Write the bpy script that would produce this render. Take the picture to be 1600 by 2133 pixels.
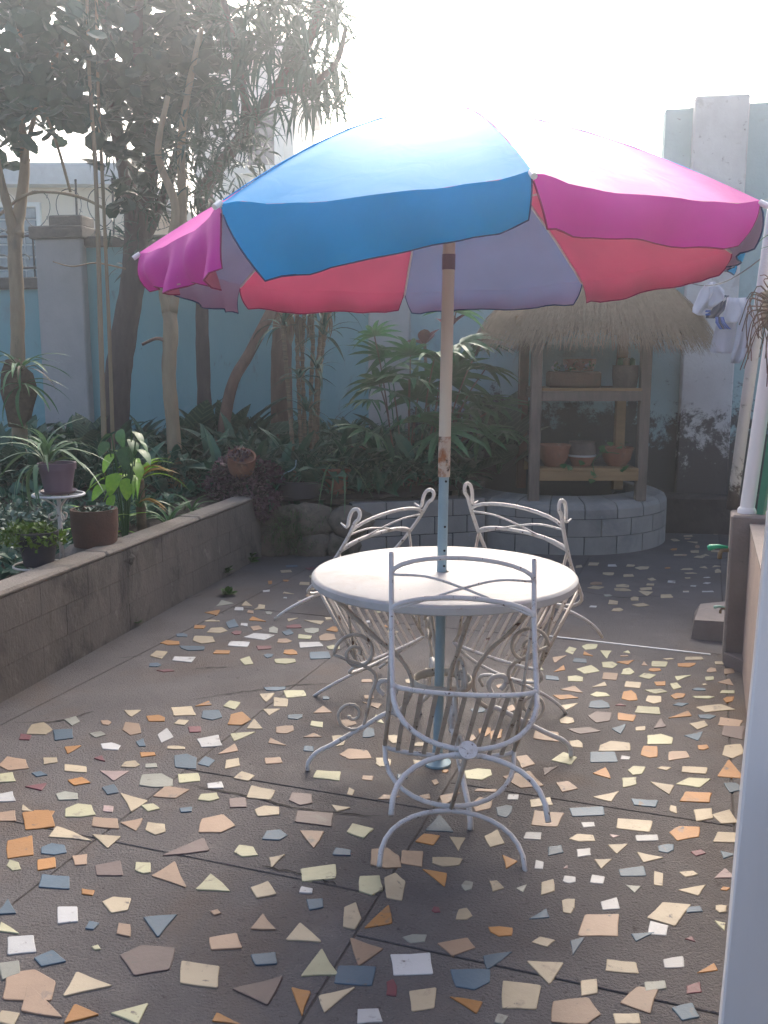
import bpy, math, random
from mathutils import Vector, Matrix, Euler
R = math.radians
rnd = random.Random(7)
scene = bpy.context.scene
for o in list(bpy.data.objects): bpy.data.objects.remove(o)
col = scene.collection

# ------------------------------------------------------------------ camera, sky, sun, exposure
CAM_H, PITCH, FPX = 1.45, R(9.2), 1914.0
cam_data = bpy.data.cameras.new('camera')
cam_data.sensor_fit = 'VERTICAL'; cam_data.sensor_height = 24.0
cam_data.lens = 24.0 * FPX / 2133.0
cam_data.clip_start = 0.05; cam_data.clip_end = 3000
cam = bpy.data.objects.new('camera', cam_data); col.objects.link(cam)
cam.location = (0, 0, CAM_H); cam.rotation_euler = (R(90) - PITCH, 0, 0)
scene.camera = cam

SUN_AZ, SUN_EL = R(9), R(35)          # azimuth to the right of the view direction: behind the umbrella
world = bpy.data.worlds.new('World'); scene.world = world; world.use_nodes = True
wn = world.node_tree.nodes; wl = world.node_tree.links
bg = wn['Background']
sky = wn.new('ShaderNodeTexSky'); sky.sky_type = 'NISHITA'; sky.sun_disc = False
sky.sun_elevation = SUN_EL; sky.sun_rotation = SUN_AZ
sky.air_density = .8; sky.dust_density = 8.0; sky.ozone_density = 1.0; sky.altitude = 200
wl.new(sky.outputs[0], bg.inputs[0]); bg.inputs[1].default_value = 0.15
sun_data = bpy.data.lights.new('sun', 'SUN'); sun_data.energy = 1.25; sun_data.angle = R(42); sun_data.color = (1.0, .98, .95)
sun = bpy.data.objects.new('sun', sun_data); col.objects.link(sun)
sd = Vector((math.sin(SUN_AZ) * math.cos(SUN_EL), math.cos(SUN_AZ) * math.cos(SUN_EL), math.sin(SUN_EL)))
sun.rotation_euler = (-sd).to_track_quat('-Z', 'Y').to_euler(); sun.location = (3, 12, 9)
scene.view_settings.view_transform = 'Standard'; scene.view_settings.look = 'None'
scene.view_settings.exposure = 1.58; scene.view_settings.gamma = 1.0
scene.view_settings.use_curve_mapping = False
scene.render.engine = 'CYCLES'

# ------------------------------------------------------------------ helpers
CP, SP = math.cos(PITCH), math.sin(PITCH)
def ray(px, py):                       # direction of a photo pixel (1600 x 2133)
    v = py - 1066.5
    return Vector((px - 800, FPX * CP - v * SP, -FPX * SP - v * CP))
def on_floor(px, py, h=0.0):
    d = ray(px, py); t = (h - CAM_H) / d.z
    return Vector((d.x * t, d.y * t, h))
def at_depth(px, py, y):               # point of that pixel's ray at distance y (distance chosen from what the thing stands on)
    d = ray(px, py); t = y / d.y
    return Vector((d.x * t, y, CAM_H + d.z * t))

class MB:
    def __init__(s): s.v = []; s.f = []
    def add(s, vs, fs, m=None):
        n = len(s.v)
        s.v.extend([tuple(m @ Vector(p)) for p in vs] if m is not None else [tuple(p) for p in vs])
        s.f.extend([tuple(i + n for i in f) for f in fs]); return s
    def box(s, lo, hi, m=None, bev=0.0):
        x0, y0, z0 = lo; x1, y1, z1 = hi
        if bev <= 0:
            vs = [(x0,y0,z0),(x1,y0,z0),(x1,y1,z0),(x0,y1,z0),(x0,y0,z1),(x1,y0,z1),(x1,y1,z1),(x0,y1,z1)]
            fs = [(0,3,2,1),(4,5,6,7),(0,1,5,4),(1,2,6,5),(2,3,7,6),(3,0,4,7)]
            return s.add(vs, fs, m)
        b = bev; vs = []; fs = []
        def ringv(z, k): return [(x0+k,y0+b,z),(x0+b,y0+k,z),(x1-b,y0+k,z),(x1-k,y0+b,z),(x1-k,y1-b,z),(x1-b,y1-k,z),(x0+b,y1-k,z),(x0+k,y1-b,z)]
        vs = ringv(z0, b) + ringv(z0+b, 0) + ringv(z1-b, 0) + ringv(z1, b)
        for r in range(3):
            for i in range(8):
                j = (i+1) % 8; fs.append((r*8+i, r*8+j, r*8+8+j, r*8+8+i))
        fs.append(tuple(range(7,-1,-1))); fs.append(tuple(range(24,32)))
        return s.add(vs, fs, m)
    def tube(s, pts, rad, seg=8, caps=True, closed=False, flat=None):
        pts = [Vector(p) for p in pts]; n = len(pts)
        rr = rad if isinstance(rad, (list, tuple)) else [rad] * n
        vs = []; fs = []; up = None
        for i, p in enumerate(pts):
            a = pts[(i-1) % n] if (i > 0 or closed) else p
            b = pts[(i+1) % n] if (i < n-1 or closed) else p
            t = (b - a)
            if t.length < 1e-9: t = Vector((0,0,1))
            t.normalize()
            if up is None:
                up = Vector((0,0,1)) if abs(t.z) < .9 else Vector((1,0,0))
            x = up - t * up.dot(t)
            if x.length < 1e-6: x = t.orthogonal()
            x.normalize(); y = t.cross(x); up = x
            for k in range(seg):
                an = 2*math.pi*k/seg
                fx = rr[i]*math.cos(an); fy = rr[i]*math.sin(an)*(flat or 1)
                vs.append(p + x*fx + y*fy)
        m = n if closed else n-1
        for i in range(m):
            j = (i+1) % n
            for k in range(seg):
                l = (k+1) % seg
                fs.append((i*seg+k, i*seg+l, j*seg+l, j*seg+k))
        if caps and not closed:
            fs.append(tuple(range(seg-1,-1,-1))); fs.append(tuple((n-1)*seg+k for k in range(seg)))
        return s.add(vs, fs)
    def lathe(s, prof, c=(0,0,0), seg=24, wob=None):
        vs = []; fs = []; n = len(prof)
        for i, (r, z) in enumerate(prof):
            for k in range(seg):
                a = 2*math.pi*k/seg
                q = r if wob is None else r*(1 + wob(i, a))
                vs.append((c[0]+q*math.cos(a), c[1]+q*math.sin(a), c[2]+z))
        for i in range(n-1):
            for k in range(seg):
                l = (k+1) % seg; fs.append((i*seg+k, i*seg+l, (i+1)*seg+l, (i+1)*seg+k))
        if prof[0][0] > 1e-5: fs.append(tuple(range(seg-1,-1,-1)))
        if prof[-1][0] > 1e-5: fs.append(tuple((n-1)*seg+k for k in range(seg)))
        return s.add(vs, fs)
    def prism(s, poly, z0, z1):
        n = len(poly); vs = [(p[0],p[1],z0) for p in poly] + [(p[0],p[1],z1) for p in poly]
        ar = sum(poly[i][0]*poly[(i+1)%n][1]-poly[(i+1)%n][0]*poly[i][1] for i in range(n))
        fs = [tuple(range(n-1,-1,-1)), tuple(range(n,2*n))] + [(i,(i+1)%n,n+(i+1)%n,n+i) for i in range(n)]
        if ar < 0: fs = [tuple(reversed(f)) for f in fs]
        return s.add(vs, fs)
    def mesh(s, name, smooth=False):
        me = bpy.data.meshes.new(name); me.from_pydata(s.v, [], s.f); me.update()
        if smooth: me.polygons.foreach_set('use_smooth', [True]*len(me.polygons))
        return me
    def build(s, name, m, parent=None, smooth=False, world=True):
        """world: vertices are world coordinates, the parent is an unrotated Empty"""
        if parent is not None and world:
            L = ROOTLOC.get(parent.name, Vector((0,0,0)))
            s.v = [(p[0]-L.x, p[1]-L.y, p[2]-L.z) for p in s.v]
        me = s.mesh(name, smooth); me.materials.append(m)
        if smooth == 'auto':
            me.set_sharp_from_angle(angle=R(40))
        o = bpy.data.objects.new(name, me); col.objects.link(o)
        if parent is not None:
            o.parent = parent; ROOTLOC[o.name] = ROOTLOC.get(parent.name, Vector((0,0,0)))
        return o
ROOTLOC = {}
def tag(o, label=None, cat=None, group=None, kind=None):
    if label: o['label'] = label
    if cat: o['category'] = cat
    if group: o['group'] = group
    if kind: o['kind'] = kind
    return o
def thing(name, label, cat, loc=(0,0,0), group=None):
    o = bpy.data.objects.new(name, None); col.objects.link(o); o.empty_display_size = .1
    o.location = loc; ROOTLOC[o.name] = Vector(loc)
    return tag(o, label, cat, group)
def put(me, name, parent, m):          # a shared-mesh piece placed with a local matrix
    o = bpy.data.objects.new(name, me); col.objects.link(o); o.parent = parent; o.matrix_local = m
    return o
def spline(pts, n=6):                  # Catmull-Rom through the points
    P = [Vector(p) for p in pts]; out = []
    for i in range(len(P)-1):
        a = P[i-1] if i else P[0]*2-P[1]; b = P[i]; c = P[i+1]; d = P[i+2] if i+2 < len(P) else P[-1]*2-P[-2]
        for k in range(n):
            t = k/n
            out.append(.5*((2*b)+(c-a)*t+(2*a-5*b+4*c-d)*t*t+(3*b-3*c+d-a)*t*t*t))
    out.append(P[-1]); return out
def basis(p, d, roll=0.0, s=1.0):      # matrix with +Y along d at point p
    d = Vector(d).normalized(); u = Vector((0,0,1))
    x = d.cross(u)
    if x.length < 1e-4: x = Vector((1,0,0))
    x.normalize(); z = x.cross(d)
    m = Matrix((x, d, z)).transposed().to_4x4()
    return Matrix.Translation(p) @ m @ Matrix.Rotation(roll, 4, 'Y') @ Matrix.Diagonal((s, s, s, 1))

# ------------------------------------------------------------------ materials
def ramp(nt, fac, stops):
    r = nt.nodes.new('ShaderNodeValToRGB'); e = r.color_ramp.elements
    while len(e) < len(stops): e.new(.5)
    for i, (p, c) in enumerate(stops): e[i].position = p; e[i].color = (*c, 1) if len(c) == 3 else c
    nt.links.new(fac, r.inputs[0]); return r.outputs[0]
def noise(nt, vec, scale, detail=5, rough=.6, dist=0):
    n = nt.nodes.new('ShaderNodeTexNoise'); n.inputs['Scale'].default_value = scale
    n.inputs['Detail'].default_value = detail; n.inputs['Roughness'].default_value = rough; n.inputs['Distortion'].default_value = dist
    if vec is not None: nt.links.new(vec, n.inputs['Vector'])
    return n.outputs['Fac']
def mixc(nt, fac, a, b, mode='MIX'):
    m = nt.nodes.new('ShaderNodeMix'); m.data_type = 'RGBA'; m.blend_type = mode
    for sock, v in ((m.inputs[0], fac), (m.inputs[6], a), (m.inputs[7], b)):
        if isinstance(v, (int, float)): sock.default_value = v
        elif isinstance(v, tuple): sock.default_value = (*v, 1)
        else: nt.links.new(v, sock)
    return m.outputs[2]
MATS = {}
def mat(name, c1, c2=None, scale=6, rough=.8, bump=.15, bscale=60, spots=None, metal=0, rand=0.0, trans=0.0, stretch=None, spec=.4, grime=None):
    """c1..c2 mottled by noise; spots = list of (colour, scale, lo, hi) further patches; grime = (colour, z_lo, z_hi, scale) damp stain on a wall's foot"""
    if name in MATS: return MATS[name]
    m = bpy.data.materials.new(name); m.use_nodes = True; nt = m.node_tree; L = nt.links
    bs = nt.nodes['Principled BSDF']; tc = nt.nodes.new('ShaderNodeTexCoord'); vec = tc.outputs['Object']
    if stretch:
        mp = nt.nodes.new('ShaderNodeMapping'); mp.inputs['Scale'].default_value = stretch; L.new(vec, mp.inputs[0]); vec = mp.outputs[0]
    c2 = c2 or tuple(x*.8 for x in c1)
    c = ramp(nt, noise(nt, vec, scale), [(.3, c2), (.7, c1)])
    for sc, ss, lo, hi in (spots or []):
        f = ramp(nt, noise(nt, vec, ss, 8, .65, .4), [(lo, (0,0,0)), (hi, (1,1,1))])
        c = mixc(nt, f, c, sc)
    if grime:
        gc, z0, z1, gs = grime
        geo = nt.nodes.new('ShaderNodeNewGeometry'); sx = nt.nodes.new('ShaderNodeSeparateXYZ'); L.new(geo.outputs['Position'], sx.inputs[0])
        mr = nt.nodes.new('ShaderNodeMapRange'); mr.inputs[1].default_value = z0; mr.inputs[2].default_value = z1
        mr.inputs[3].default_value = .24; mr.inputs[4].default_value = -.26; L.new(sx.outputs[2], mr.inputs[0])
        ad = nt.nodes.new('ShaderNodeMath'); ad.operation = 'ADD'; L.new(mr.outputs[0], ad.inputs[0]); L.new(noise(nt, geo.outputs['Position'], gs, 14, .80, .3), ad.inputs[1])
        f = ramp(nt, ad.outputs[0], [(.54, (0,0,0)), (.605, (.94,.94,.94))])
        c = mixc(nt, f, c, gc)
    if rand > 0:
        oi = nt.nodes.new('ShaderNodeObjectInfo'); hs = nt.nodes.new('ShaderNodeHueSaturation')
        mr = nt.nodes.new('ShaderNodeMapRange'); mr.inputs[3].default_value = 1-rand; mr.inputs[4].default_value = 1+rand
        L.new(oi.outputs['Random'], mr.inputs[0]); L.new(mr.outputs[0], hs.inputs['Value']); L.new(c, hs.inputs['Color']); c = hs.outputs[0]
    L.new(c, bs.inputs['Base Color']); bs.inputs['Roughness'].default_value = rough; bs.inputs['Metallic'].default_value = metal
    bs.inputs['Specular IOR Level'].default_value = spec
    if bump > 0:
        b = nt.nodes.new('ShaderNodeBump'); b.inputs['Strength'].default_value = bump; b.inputs['Distance'].default_value = .02
        L.new(noise(nt, vec, bscale, 6), b.inputs['Height']); L.new(b.outputs[0], bs.inputs['Normal'])
    if trans > 0:
        tr = nt.nodes.new('ShaderNodeBsdfTranslucent'); mx = nt.nodes.new('ShaderNodeMixShader'); mx.inputs[0].default_value = trans
        L.new(c, tr.inputs[0]); L.new(bs.outputs[0], mx.inputs[1]); L.new(tr.outputs[0], mx.inputs[2])
        L.new(mx.outputs[0], nt.nodes['Material Output'].inputs[0])
    MATS[name] = m; return m

M_floor = mat('patio_concrete', (.132,.121,.117), (.092,.084,.082), 2.2, .85, .6, 130, [((.20,.185,.175), 75, .62, .72), ((.085,.072,.066), 1.3, .52, .72), ((.165,.15,.142), 3.1, .56, .8), ((.12,.085,.06), .9, .52, .75), ((.05,.044,.04), 42, .60, .70)])
M_joint = mat('joint_dirt', (.085,.075,.068), (.06,.053,.048), 20, .95, .3)
M_crack = mat('crack_dark', (.02,.018,.016), None, 20, .95, 0)
M_lowwall = mat('render_low_wall', (.20,.17,.14), (.125,.107,.09), 3, .9, .4, 70, [((.03,.028,.026), 2.6, .50, .66), ((.10,.085,.066), 6, .52, .75), ((.26,.235,.20), 11, .60, .76), ((.024,.023,.021), 1.5, .49, .62)], stretch=(1,1,.5))
M_copingl = mat('render_wall_top', (.25,.215,.175), (.17,.145,.12), 4, .9, .4, 70, [((.08,.07,.06), 5, .56, .74)])
M_lowjoint = mat('low_wall_joint', (.20,.17,.14), (.125,.107,.09), 20, .95, .3)
M_block = mat('grey_block', (.285,.275,.255), (.22,.215,.20), 5, .8, .3, 80, [((.13,.14,.15), 3, .55, .8), ((.33,.35,.36), 9, .62, .8)], rand=.10)
M_mortar = mat('block_mortar', (.045,.045,.05), (.03,.03,.033), 20, .95, .2)
M_rough = mat('rough_stone', (.20,.165,.125), (.11,.095,.075), 9, .92, 1.0, 16, [((.05,.055,.03), 5, .5, .66), ((.26,.23,.19), 14, .6, .75)], rand=.15)
M_soil = mat('garden_soil', (.055,.042,.032), (.03,.024,.018), 9, .95, .8, 40)
M_ground = mat('ground_earth', (.14,.12,.09), (.09,.08,.06), 2, .95, .3, 20)
M_teal = mat('turquoise_wall', (.215,.425,.445), (.175,.36,.38), 1.6, .82, .15, 50, [((.20,.29,.30), 2.6, .58, .78), ((.10,.11,.10), 26, .68, .76), ((.27,.46,.48), 5, .62, .8), ((.16,.25,.26), 9, .60, .70)], stretch=(1,1,.35), grime=((.06,.058,.052), .25, 1.25, 3.2))
M_pillar = mat('white_pillar', (.44,.445,.43), (.35,.355,.345), 3, .85, .15, 50, [((.30,.28,.25), 4, .6, .8), ((.12,.10,.09), 30, .69, .76)], grime=((.10,.09,.08), -.1, .9, 4))
M_pillar_old = mat('stained_white_pillar', (.55,.56,.56), (.44,.44,.44), 3, .88, .25, 40, [((.25,.22,.19), 4, .58, .8), ((.10,.085,.075), 17, .62, .74)], grime=((.05,.038,.036), .35, 1.95, 3.4))
M_teal_old = mat('stained_turquoise_wall', (.30,.45,.47), (.24,.38,.40), 2, .85, .2, 50, [((.20,.26,.27), 3.3, .56, .78), ((.10,.09,.085), 22, .66, .75)], grime=((.045,.036,.034), .55, 1.9, 3.1))
M_coping = mat('mossy_coping', (.17,.15,.125), (.09,.085,.075), 7, .92, .5, 40)
M_plinth = mat('dark_plinth', (.085,.068,.06), (.045,.038,.035), 5, .92, .5, 35, [((.13,.11,.095), 7, .6, .8)])
M_house = mat('white_house', (.78,.77,.72), (.70,.69,.64), 2, .85, .05, 40, [((.55,.53,.48), 3, .64, .85)])
M_cornice = mat('grey_cornice', (.52,.55,.56), (.40,.42,.43), 4, .85, .1, 40, [((.25,.25,.25), 6, .6, .8)])
M_peach = mat('peach_wall', (.72,.62,.50), (.64,.55,.45), 2, .85, .05)
M_glass = mat('glass_block', (.18,.24,.27), (.10,.14,.16), 14, .12, .1, 30, spec=.8)
M_darkwin = mat('dark_window', (.035,.03,.05), (.02,.02,.03), 5, .1, 0, spec=.8)
M_iron = mat('dark_iron', (.05,.05,.055), (.03,.03,.03), 20, .6, .1, metal=.3)
M_white = mat('chipped_white_paint', (.68,.665,.64), (.58,.565,.545), 9, .55, .2, 120, [((.44,.38,.33), 24, .56, .70), ((.09,.045,.028), 48, .62, .66)])
M_white2 = mat('aged_cream_paint', (.56,.50,.42), (.47,.42,.36), 9, .55, .12, 120, [((.36,.29,.23), 24, .54, .70), ((.10,.05,.03), 46, .61, .65)])
M_top = mat('painted_table_top', (.50,.505,.495), (.44,.445,.435), 3, .62, .08, 80, [((.36,.325,.30), 4, .52, .74), ((.36,.25,.20), 21, .64, .72), ((.08,.045,.03), 48, .70, .73)])
M_polelow = mat('blue_grey_tube', (.30,.42,.47), (.25,.36,.41), 12, .4, .05, 100, [((.07,.05,.045), 60, .70, .74)])
M_poleup = mat('cream_tube', (.74,.71,.58), (.66,.62,.50), 6, .45, .05, 100, [((.40,.25,.15), 20, .66, .78)], stretch=(1,1,.25))
M_rust = mat('rusty_band', (.60,.52,.42), (.52,.45,.36), 10, .6, .2, 80, [((.33,.13,.05), 14, .48, .62), ((.07,.035,.02), 22, .58, .66)])
M_postwhite = mat('white_post_paint', (.90,.88,.85), (.85,.83,.80), 3, .45, .1, 60, [((.60,.59,.58), 9, .62, .78), ((.25,.22,.20), 40, .70, .74)], stretch=(1,1,.2))
M_pier = mat('grey_pier', (.27,.23,.205), (.20,.17,.155), 5, .85, .3, 60, [((.36,.26,.19), 6, .62, .78), ((.10,.085,.08), 9, .62, .78)])
M_pink = mat('pink_grey_render', (.42,.33,.28), (.34,.265,.23), 5, .88, .25, 70, [((.22,.17,.15), 18, .62, .76)])
M_green = mat('green_paint', (.03,.24,.14), (.025,.19,.11), 6, .45, .05)
M_tap = mat('green_plastic', (.03,.45,.22), (.025,.38,.19), 6, .35, 0)
M_brass = mat('dull_brass', (.30,.22,.13), (.2,.15,.1), 20, .5, .1, metal=.7)
M_wood = mat('grey_timber', (.20,.155,.125), (.125,.098,.08), 5, .8, .3, 40, [((.10,.075,.06), 9, .6, .8)], stretch=(6,6,.8))
M_woodnew = mat('fresh_timber', (.32,.205,.095), (.23,.145,.07), 5, .7, .25, 40, [((.22,.13,.07), 9, .62, .8)], stretch=(.8,6,6))
M_straw = mat('straw', (.33,.24,.155), (.20,.145,.09), 30, .85, .1, 60, [((.20,.14,.09), 12, .55, .75)])
M_strawbase = mat('straw_under', (.16,.115,.07), (.08,.06,.04), 25, .95, .5, 50)
M_terra = mat('terracotta', (.29,.125,.075), (.20,.09,.055), 9, .85, .3, 60, [((.36,.25,.19), 9, .58, .75), ((.07,.05,.035), 7, .54, .72)], rand=.1)
M_terradark = mat('dark_terracotta', (.15,.075,.05), (.085,.05,.035), 7, .88, .3, 60, [((.05,.06,.03), 5, .55, .75)], rand=.1)
M_mauvepot = mat('mauve_plastic_pot', (.17,.115,.145), (.14,.095,.12), 5, .5, .05)
M_blackpot = mat('black_plastic_pot', (.045,.04,.05), (.03,.028,.034), 5, .5, .05)
M_stonepot = mat('brown_stone_pot', (.15,.115,.095), (.085,.065,.055), 12, .9, .7, 40)
M_cloth = mat('pale_grey_cloth', (.50,.51,.57), (.44,.45,.51), 9, .9, .15, 200)
M_clothw = mat('white_cloth', (.62,.62,.66), (.55,.55,.60), 9, .9, .15, 200)
M_navy = mat('navy_cloth', (.03,.045,.11), (.025,.035,.085), 9, .9, .1)
M_bluestripe = mat('blue_stripe_cloth', (.06,.14,.45), (.05,.11,.38), 9, .9, .1)
M_line = mat('grey_cord', (.10,.10,.10), None, 9, .8, 0)
M_hose = mat('pale_blue_cord', (.35,.55,.62), None, 9, .6, 0)

LEAF = {}
def leafmat(n, c, c2=None, tr=.22, rough=.42, rand=.25, spots=None):
    LEAF[n] = mat('leaf_' + n, c, c2 or tuple(x*.62 for x in c), 5, rough, .08, 30, spots, rand=rand, trans=tr, spec=.35)
leafmat('round', (.055,.12,.075), (.035,.08,.055), tr=.12)
leafmat('ivy', (.035,.085,.052), (.022,.055,.036), tr=.08)
leafmat('dracaena', (.035,.10,.06), (.02,.06,.04), tr=.05, rough=.65)
leafmat('calathea', (.055,.13,.075), (.028,.07,.045), spots=[((.10,.17,.10), 14, .58, .64)])
leafmat('palm', (.075,.20,.08), (.045,.125,.055), tr=.2)
leafmat('bright', (.27,.50,.04), (.17,.36,.035), tr=.35)
def stripe(m):                         # pale cross veins either side of the midrib
    nt = m.node_tree; L = nt.links; bs = nt.nodes['Principled BSDF']; src = bs.inputs['Base Color'].links[0].from_socket
    tc = nt.nodes.new('ShaderNodeTexCoord'); sx = nt.nodes.new('ShaderNodeSeparateXYZ'); L.new(tc.outputs['Object'], sx.inputs[0])
    def op(o, a, b=None):
        n = nt.nodes.new('ShaderNodeMath'); n.operation = o
        for i, v in enumerate((a, b)):
            if v is None: continue
            if isinstance(v, (int,float)): n.inputs[i].default_value = v
            else: L.new(v, n.inputs[i])
        return n.outputs[0]
    w = op('SINE', op('MULTIPLY', op('SUBTRACT', sx.outputs[1], op('MULTIPLY', op('ABSOLUTE', sx.outputs[0]), .9)), 75.0))
    f = ramp(nt, w, [(.45, (0,0,0)), (.95, (.55,.55,.55))])
    L.new(mixc(nt, f, src, (.16,.25,.15)), bs.inputs['Base Color'])
stripe(LEAF['calathea'])
leafmat('mid', (.08,.19,.06), (.05,.12,.045), tr=.25)
leafmat('spider', (.14,.24,.11), (.09,.17,.085), tr=.2)
leafmat('moss', (.14,.24,.02), (.08,.15,.02), tr=.25)
leafmat('purple', (.17,.085,.10), (.06,.032,.042), tr=.1)
leafmat('orange', (.40,.22,.03), (.25,.16,.03), tr=.25)
leafmat('ground', (.045,.135,.075), (.018,.06,.038), tr=.15)
leafmat('succulent', (.13,.19,.13), (.09,.14,.10), tr=.05)
leafmat('dry', (.20,.15,.09), (.12,.09,.055), tr=.1)
leafmat('red', (.20,.03,.045), (.12,.02,.03), tr=.2)
leafmat('grass', (.07,.15,.03), (.04,.09,.02))
M_barkpale = mat('pale_bark', (.33,.255,.155), (.24,.185,.12), 9, .88, .35, 40, [((.12,.10,.075), 6, .58, .75)], stretch=(2,2,.5))
M_barkdark = mat('dark_bark', (.115,.09,.08), (.065,.052,.048), 9, .9, .5, 40, [((.20,.17,.14), 5, .62, .78)], stretch=(2,2,.5))
M_barkbrown = mat('brown_bark', (.20,.12,.085), (.12,.075,.055), 9, .9, .4, 40, stretch=(2,2,.5))
M_cane = mat('ringed_cane', (.26,.20,.125), (.10,.075,.05), 40, .85, .5, 50, stretch=(.3,.3,3))

# leaf templates along +Y, length 1
def blade(w=.08, droop=.35, n=6, fold=.3, base=.35):
    vs = []; fs = []
    for i in range(n+1):
        t = i/n; ww = w*(base+(1-base)*min(1, t*4))*(1-t**2.2)**.8+.002
        y = t*(1-.25*droop*t); z = droop*(.35*t - t*t)
        vs += [(-ww, y, z+ww*fold), (0, y, z), (ww, y, z+ww*fold)]
    for i in range(n):
        a = i*3; fs += [(a,a+1,a+4,a+3),(a+1,a+2,a+5,a+4)]
    return vs, fs
def ovate(w=.28, n=6, droop=.3, fold=.25, peak=.42, stalk=.0):
    vs = []; fs = []
    for i in range(n+1):
        t = i/n
        k = (t/peak) if t < peak else (1-t)/(1-peak)
        ww = w*math.sin(min(1, max(0, k))*math.pi/2)**.8+.002
        y = stalk+(1-stalk)*t; z = droop*(.25*t-t*t)
        vs += [(-ww, y, z+ww*fold), (0, y, z), (ww, y, z+ww*fold)]
    for i in range(n):
        a = i*3; fs += [(a,a+1,a+4,a+3),(a+1,a+2,a+5,a+4)]
    if stalk > 0:
        b = len(vs); vs += [(-.008,0,0),(.008,0,0),(.008,stalk,0),(-.008,stalk,0)]; fs.append((b,b+1,b+2,b+3))
    return vs, fs
def disc_leaf(n=7):
    vs = [(0,.5,0)]; fs = []
    for k in range(n):
        a = -math.pi/2+2*math.pi*k/n
        vs.append((.5*math.cos(a), .5+.5*math.sin(a), .10 if k else 0))
    for k in range(n): fs.append((0, 1+k, 1+(k+1) % n))
    return vs, fs
def rdir(r, up=0.0):
    while 1:
        v = Vector((r.uniform(-1,1), r.uniform(-1,1), r.uniform(-1,1)))
        if .05 < v.length < 1:
            v.normalize(); v.z += up
            return v.normalized()
# ------------------------------------------------------------------ setting: ground, patio slabs, broken tiles
g = MB().add([(-60,-40,-.06),(60,-40,-.06),(60,80,-.06),(-60,80,-.06)], [(0,1,2,3)]).build('ground', M_ground); tag(g, kind='structure')
AX = Vector((math.sin(R(19.3)), math.cos(R(19.3)), 0)); CX = Vector((AX.y, -AX.x, 0))      # patio grid: along / across
MG = Matrix((CX, AX, Vector((0,0,1)))).transposed().to_4x4()
base = MB().box((-6,-1.5,-.055), (4,10.5,-.0035), MG).build('patio', M_joint); tag(base, kind='structure')
cols = [(-4.2,-2.64,[-1.4,1.0,2.2,10]), (-2.64,-1.71,[-1.4,.4,1.3,2.2,4.77,10]), (-1.71,-.783,[-1.4,.3,1.25,2.2,2.72,4.77,10]),
        (-.783,.15,[-1.4,.2,1.1,2.01,2.93,4.77,10]), (.15,1.9,[-1.4,.5,2.0,4.77,10]), (1.9,3.8,[-1.4,2.0,4.77,7.0,10])]
for c0, c1, aa in cols:
    for a0, a1 in zip(aa, aa[1:]):
        dz = rnd.uniform(-.0008, .0008); gp = .0028
        n = 4; vs = []; fs = []
        MB().box((c0+gp,a0+gp,-.03), (c1-gp,a1-gp,dz), MG, bev=.002).build('slab', M_floor, base)

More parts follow.
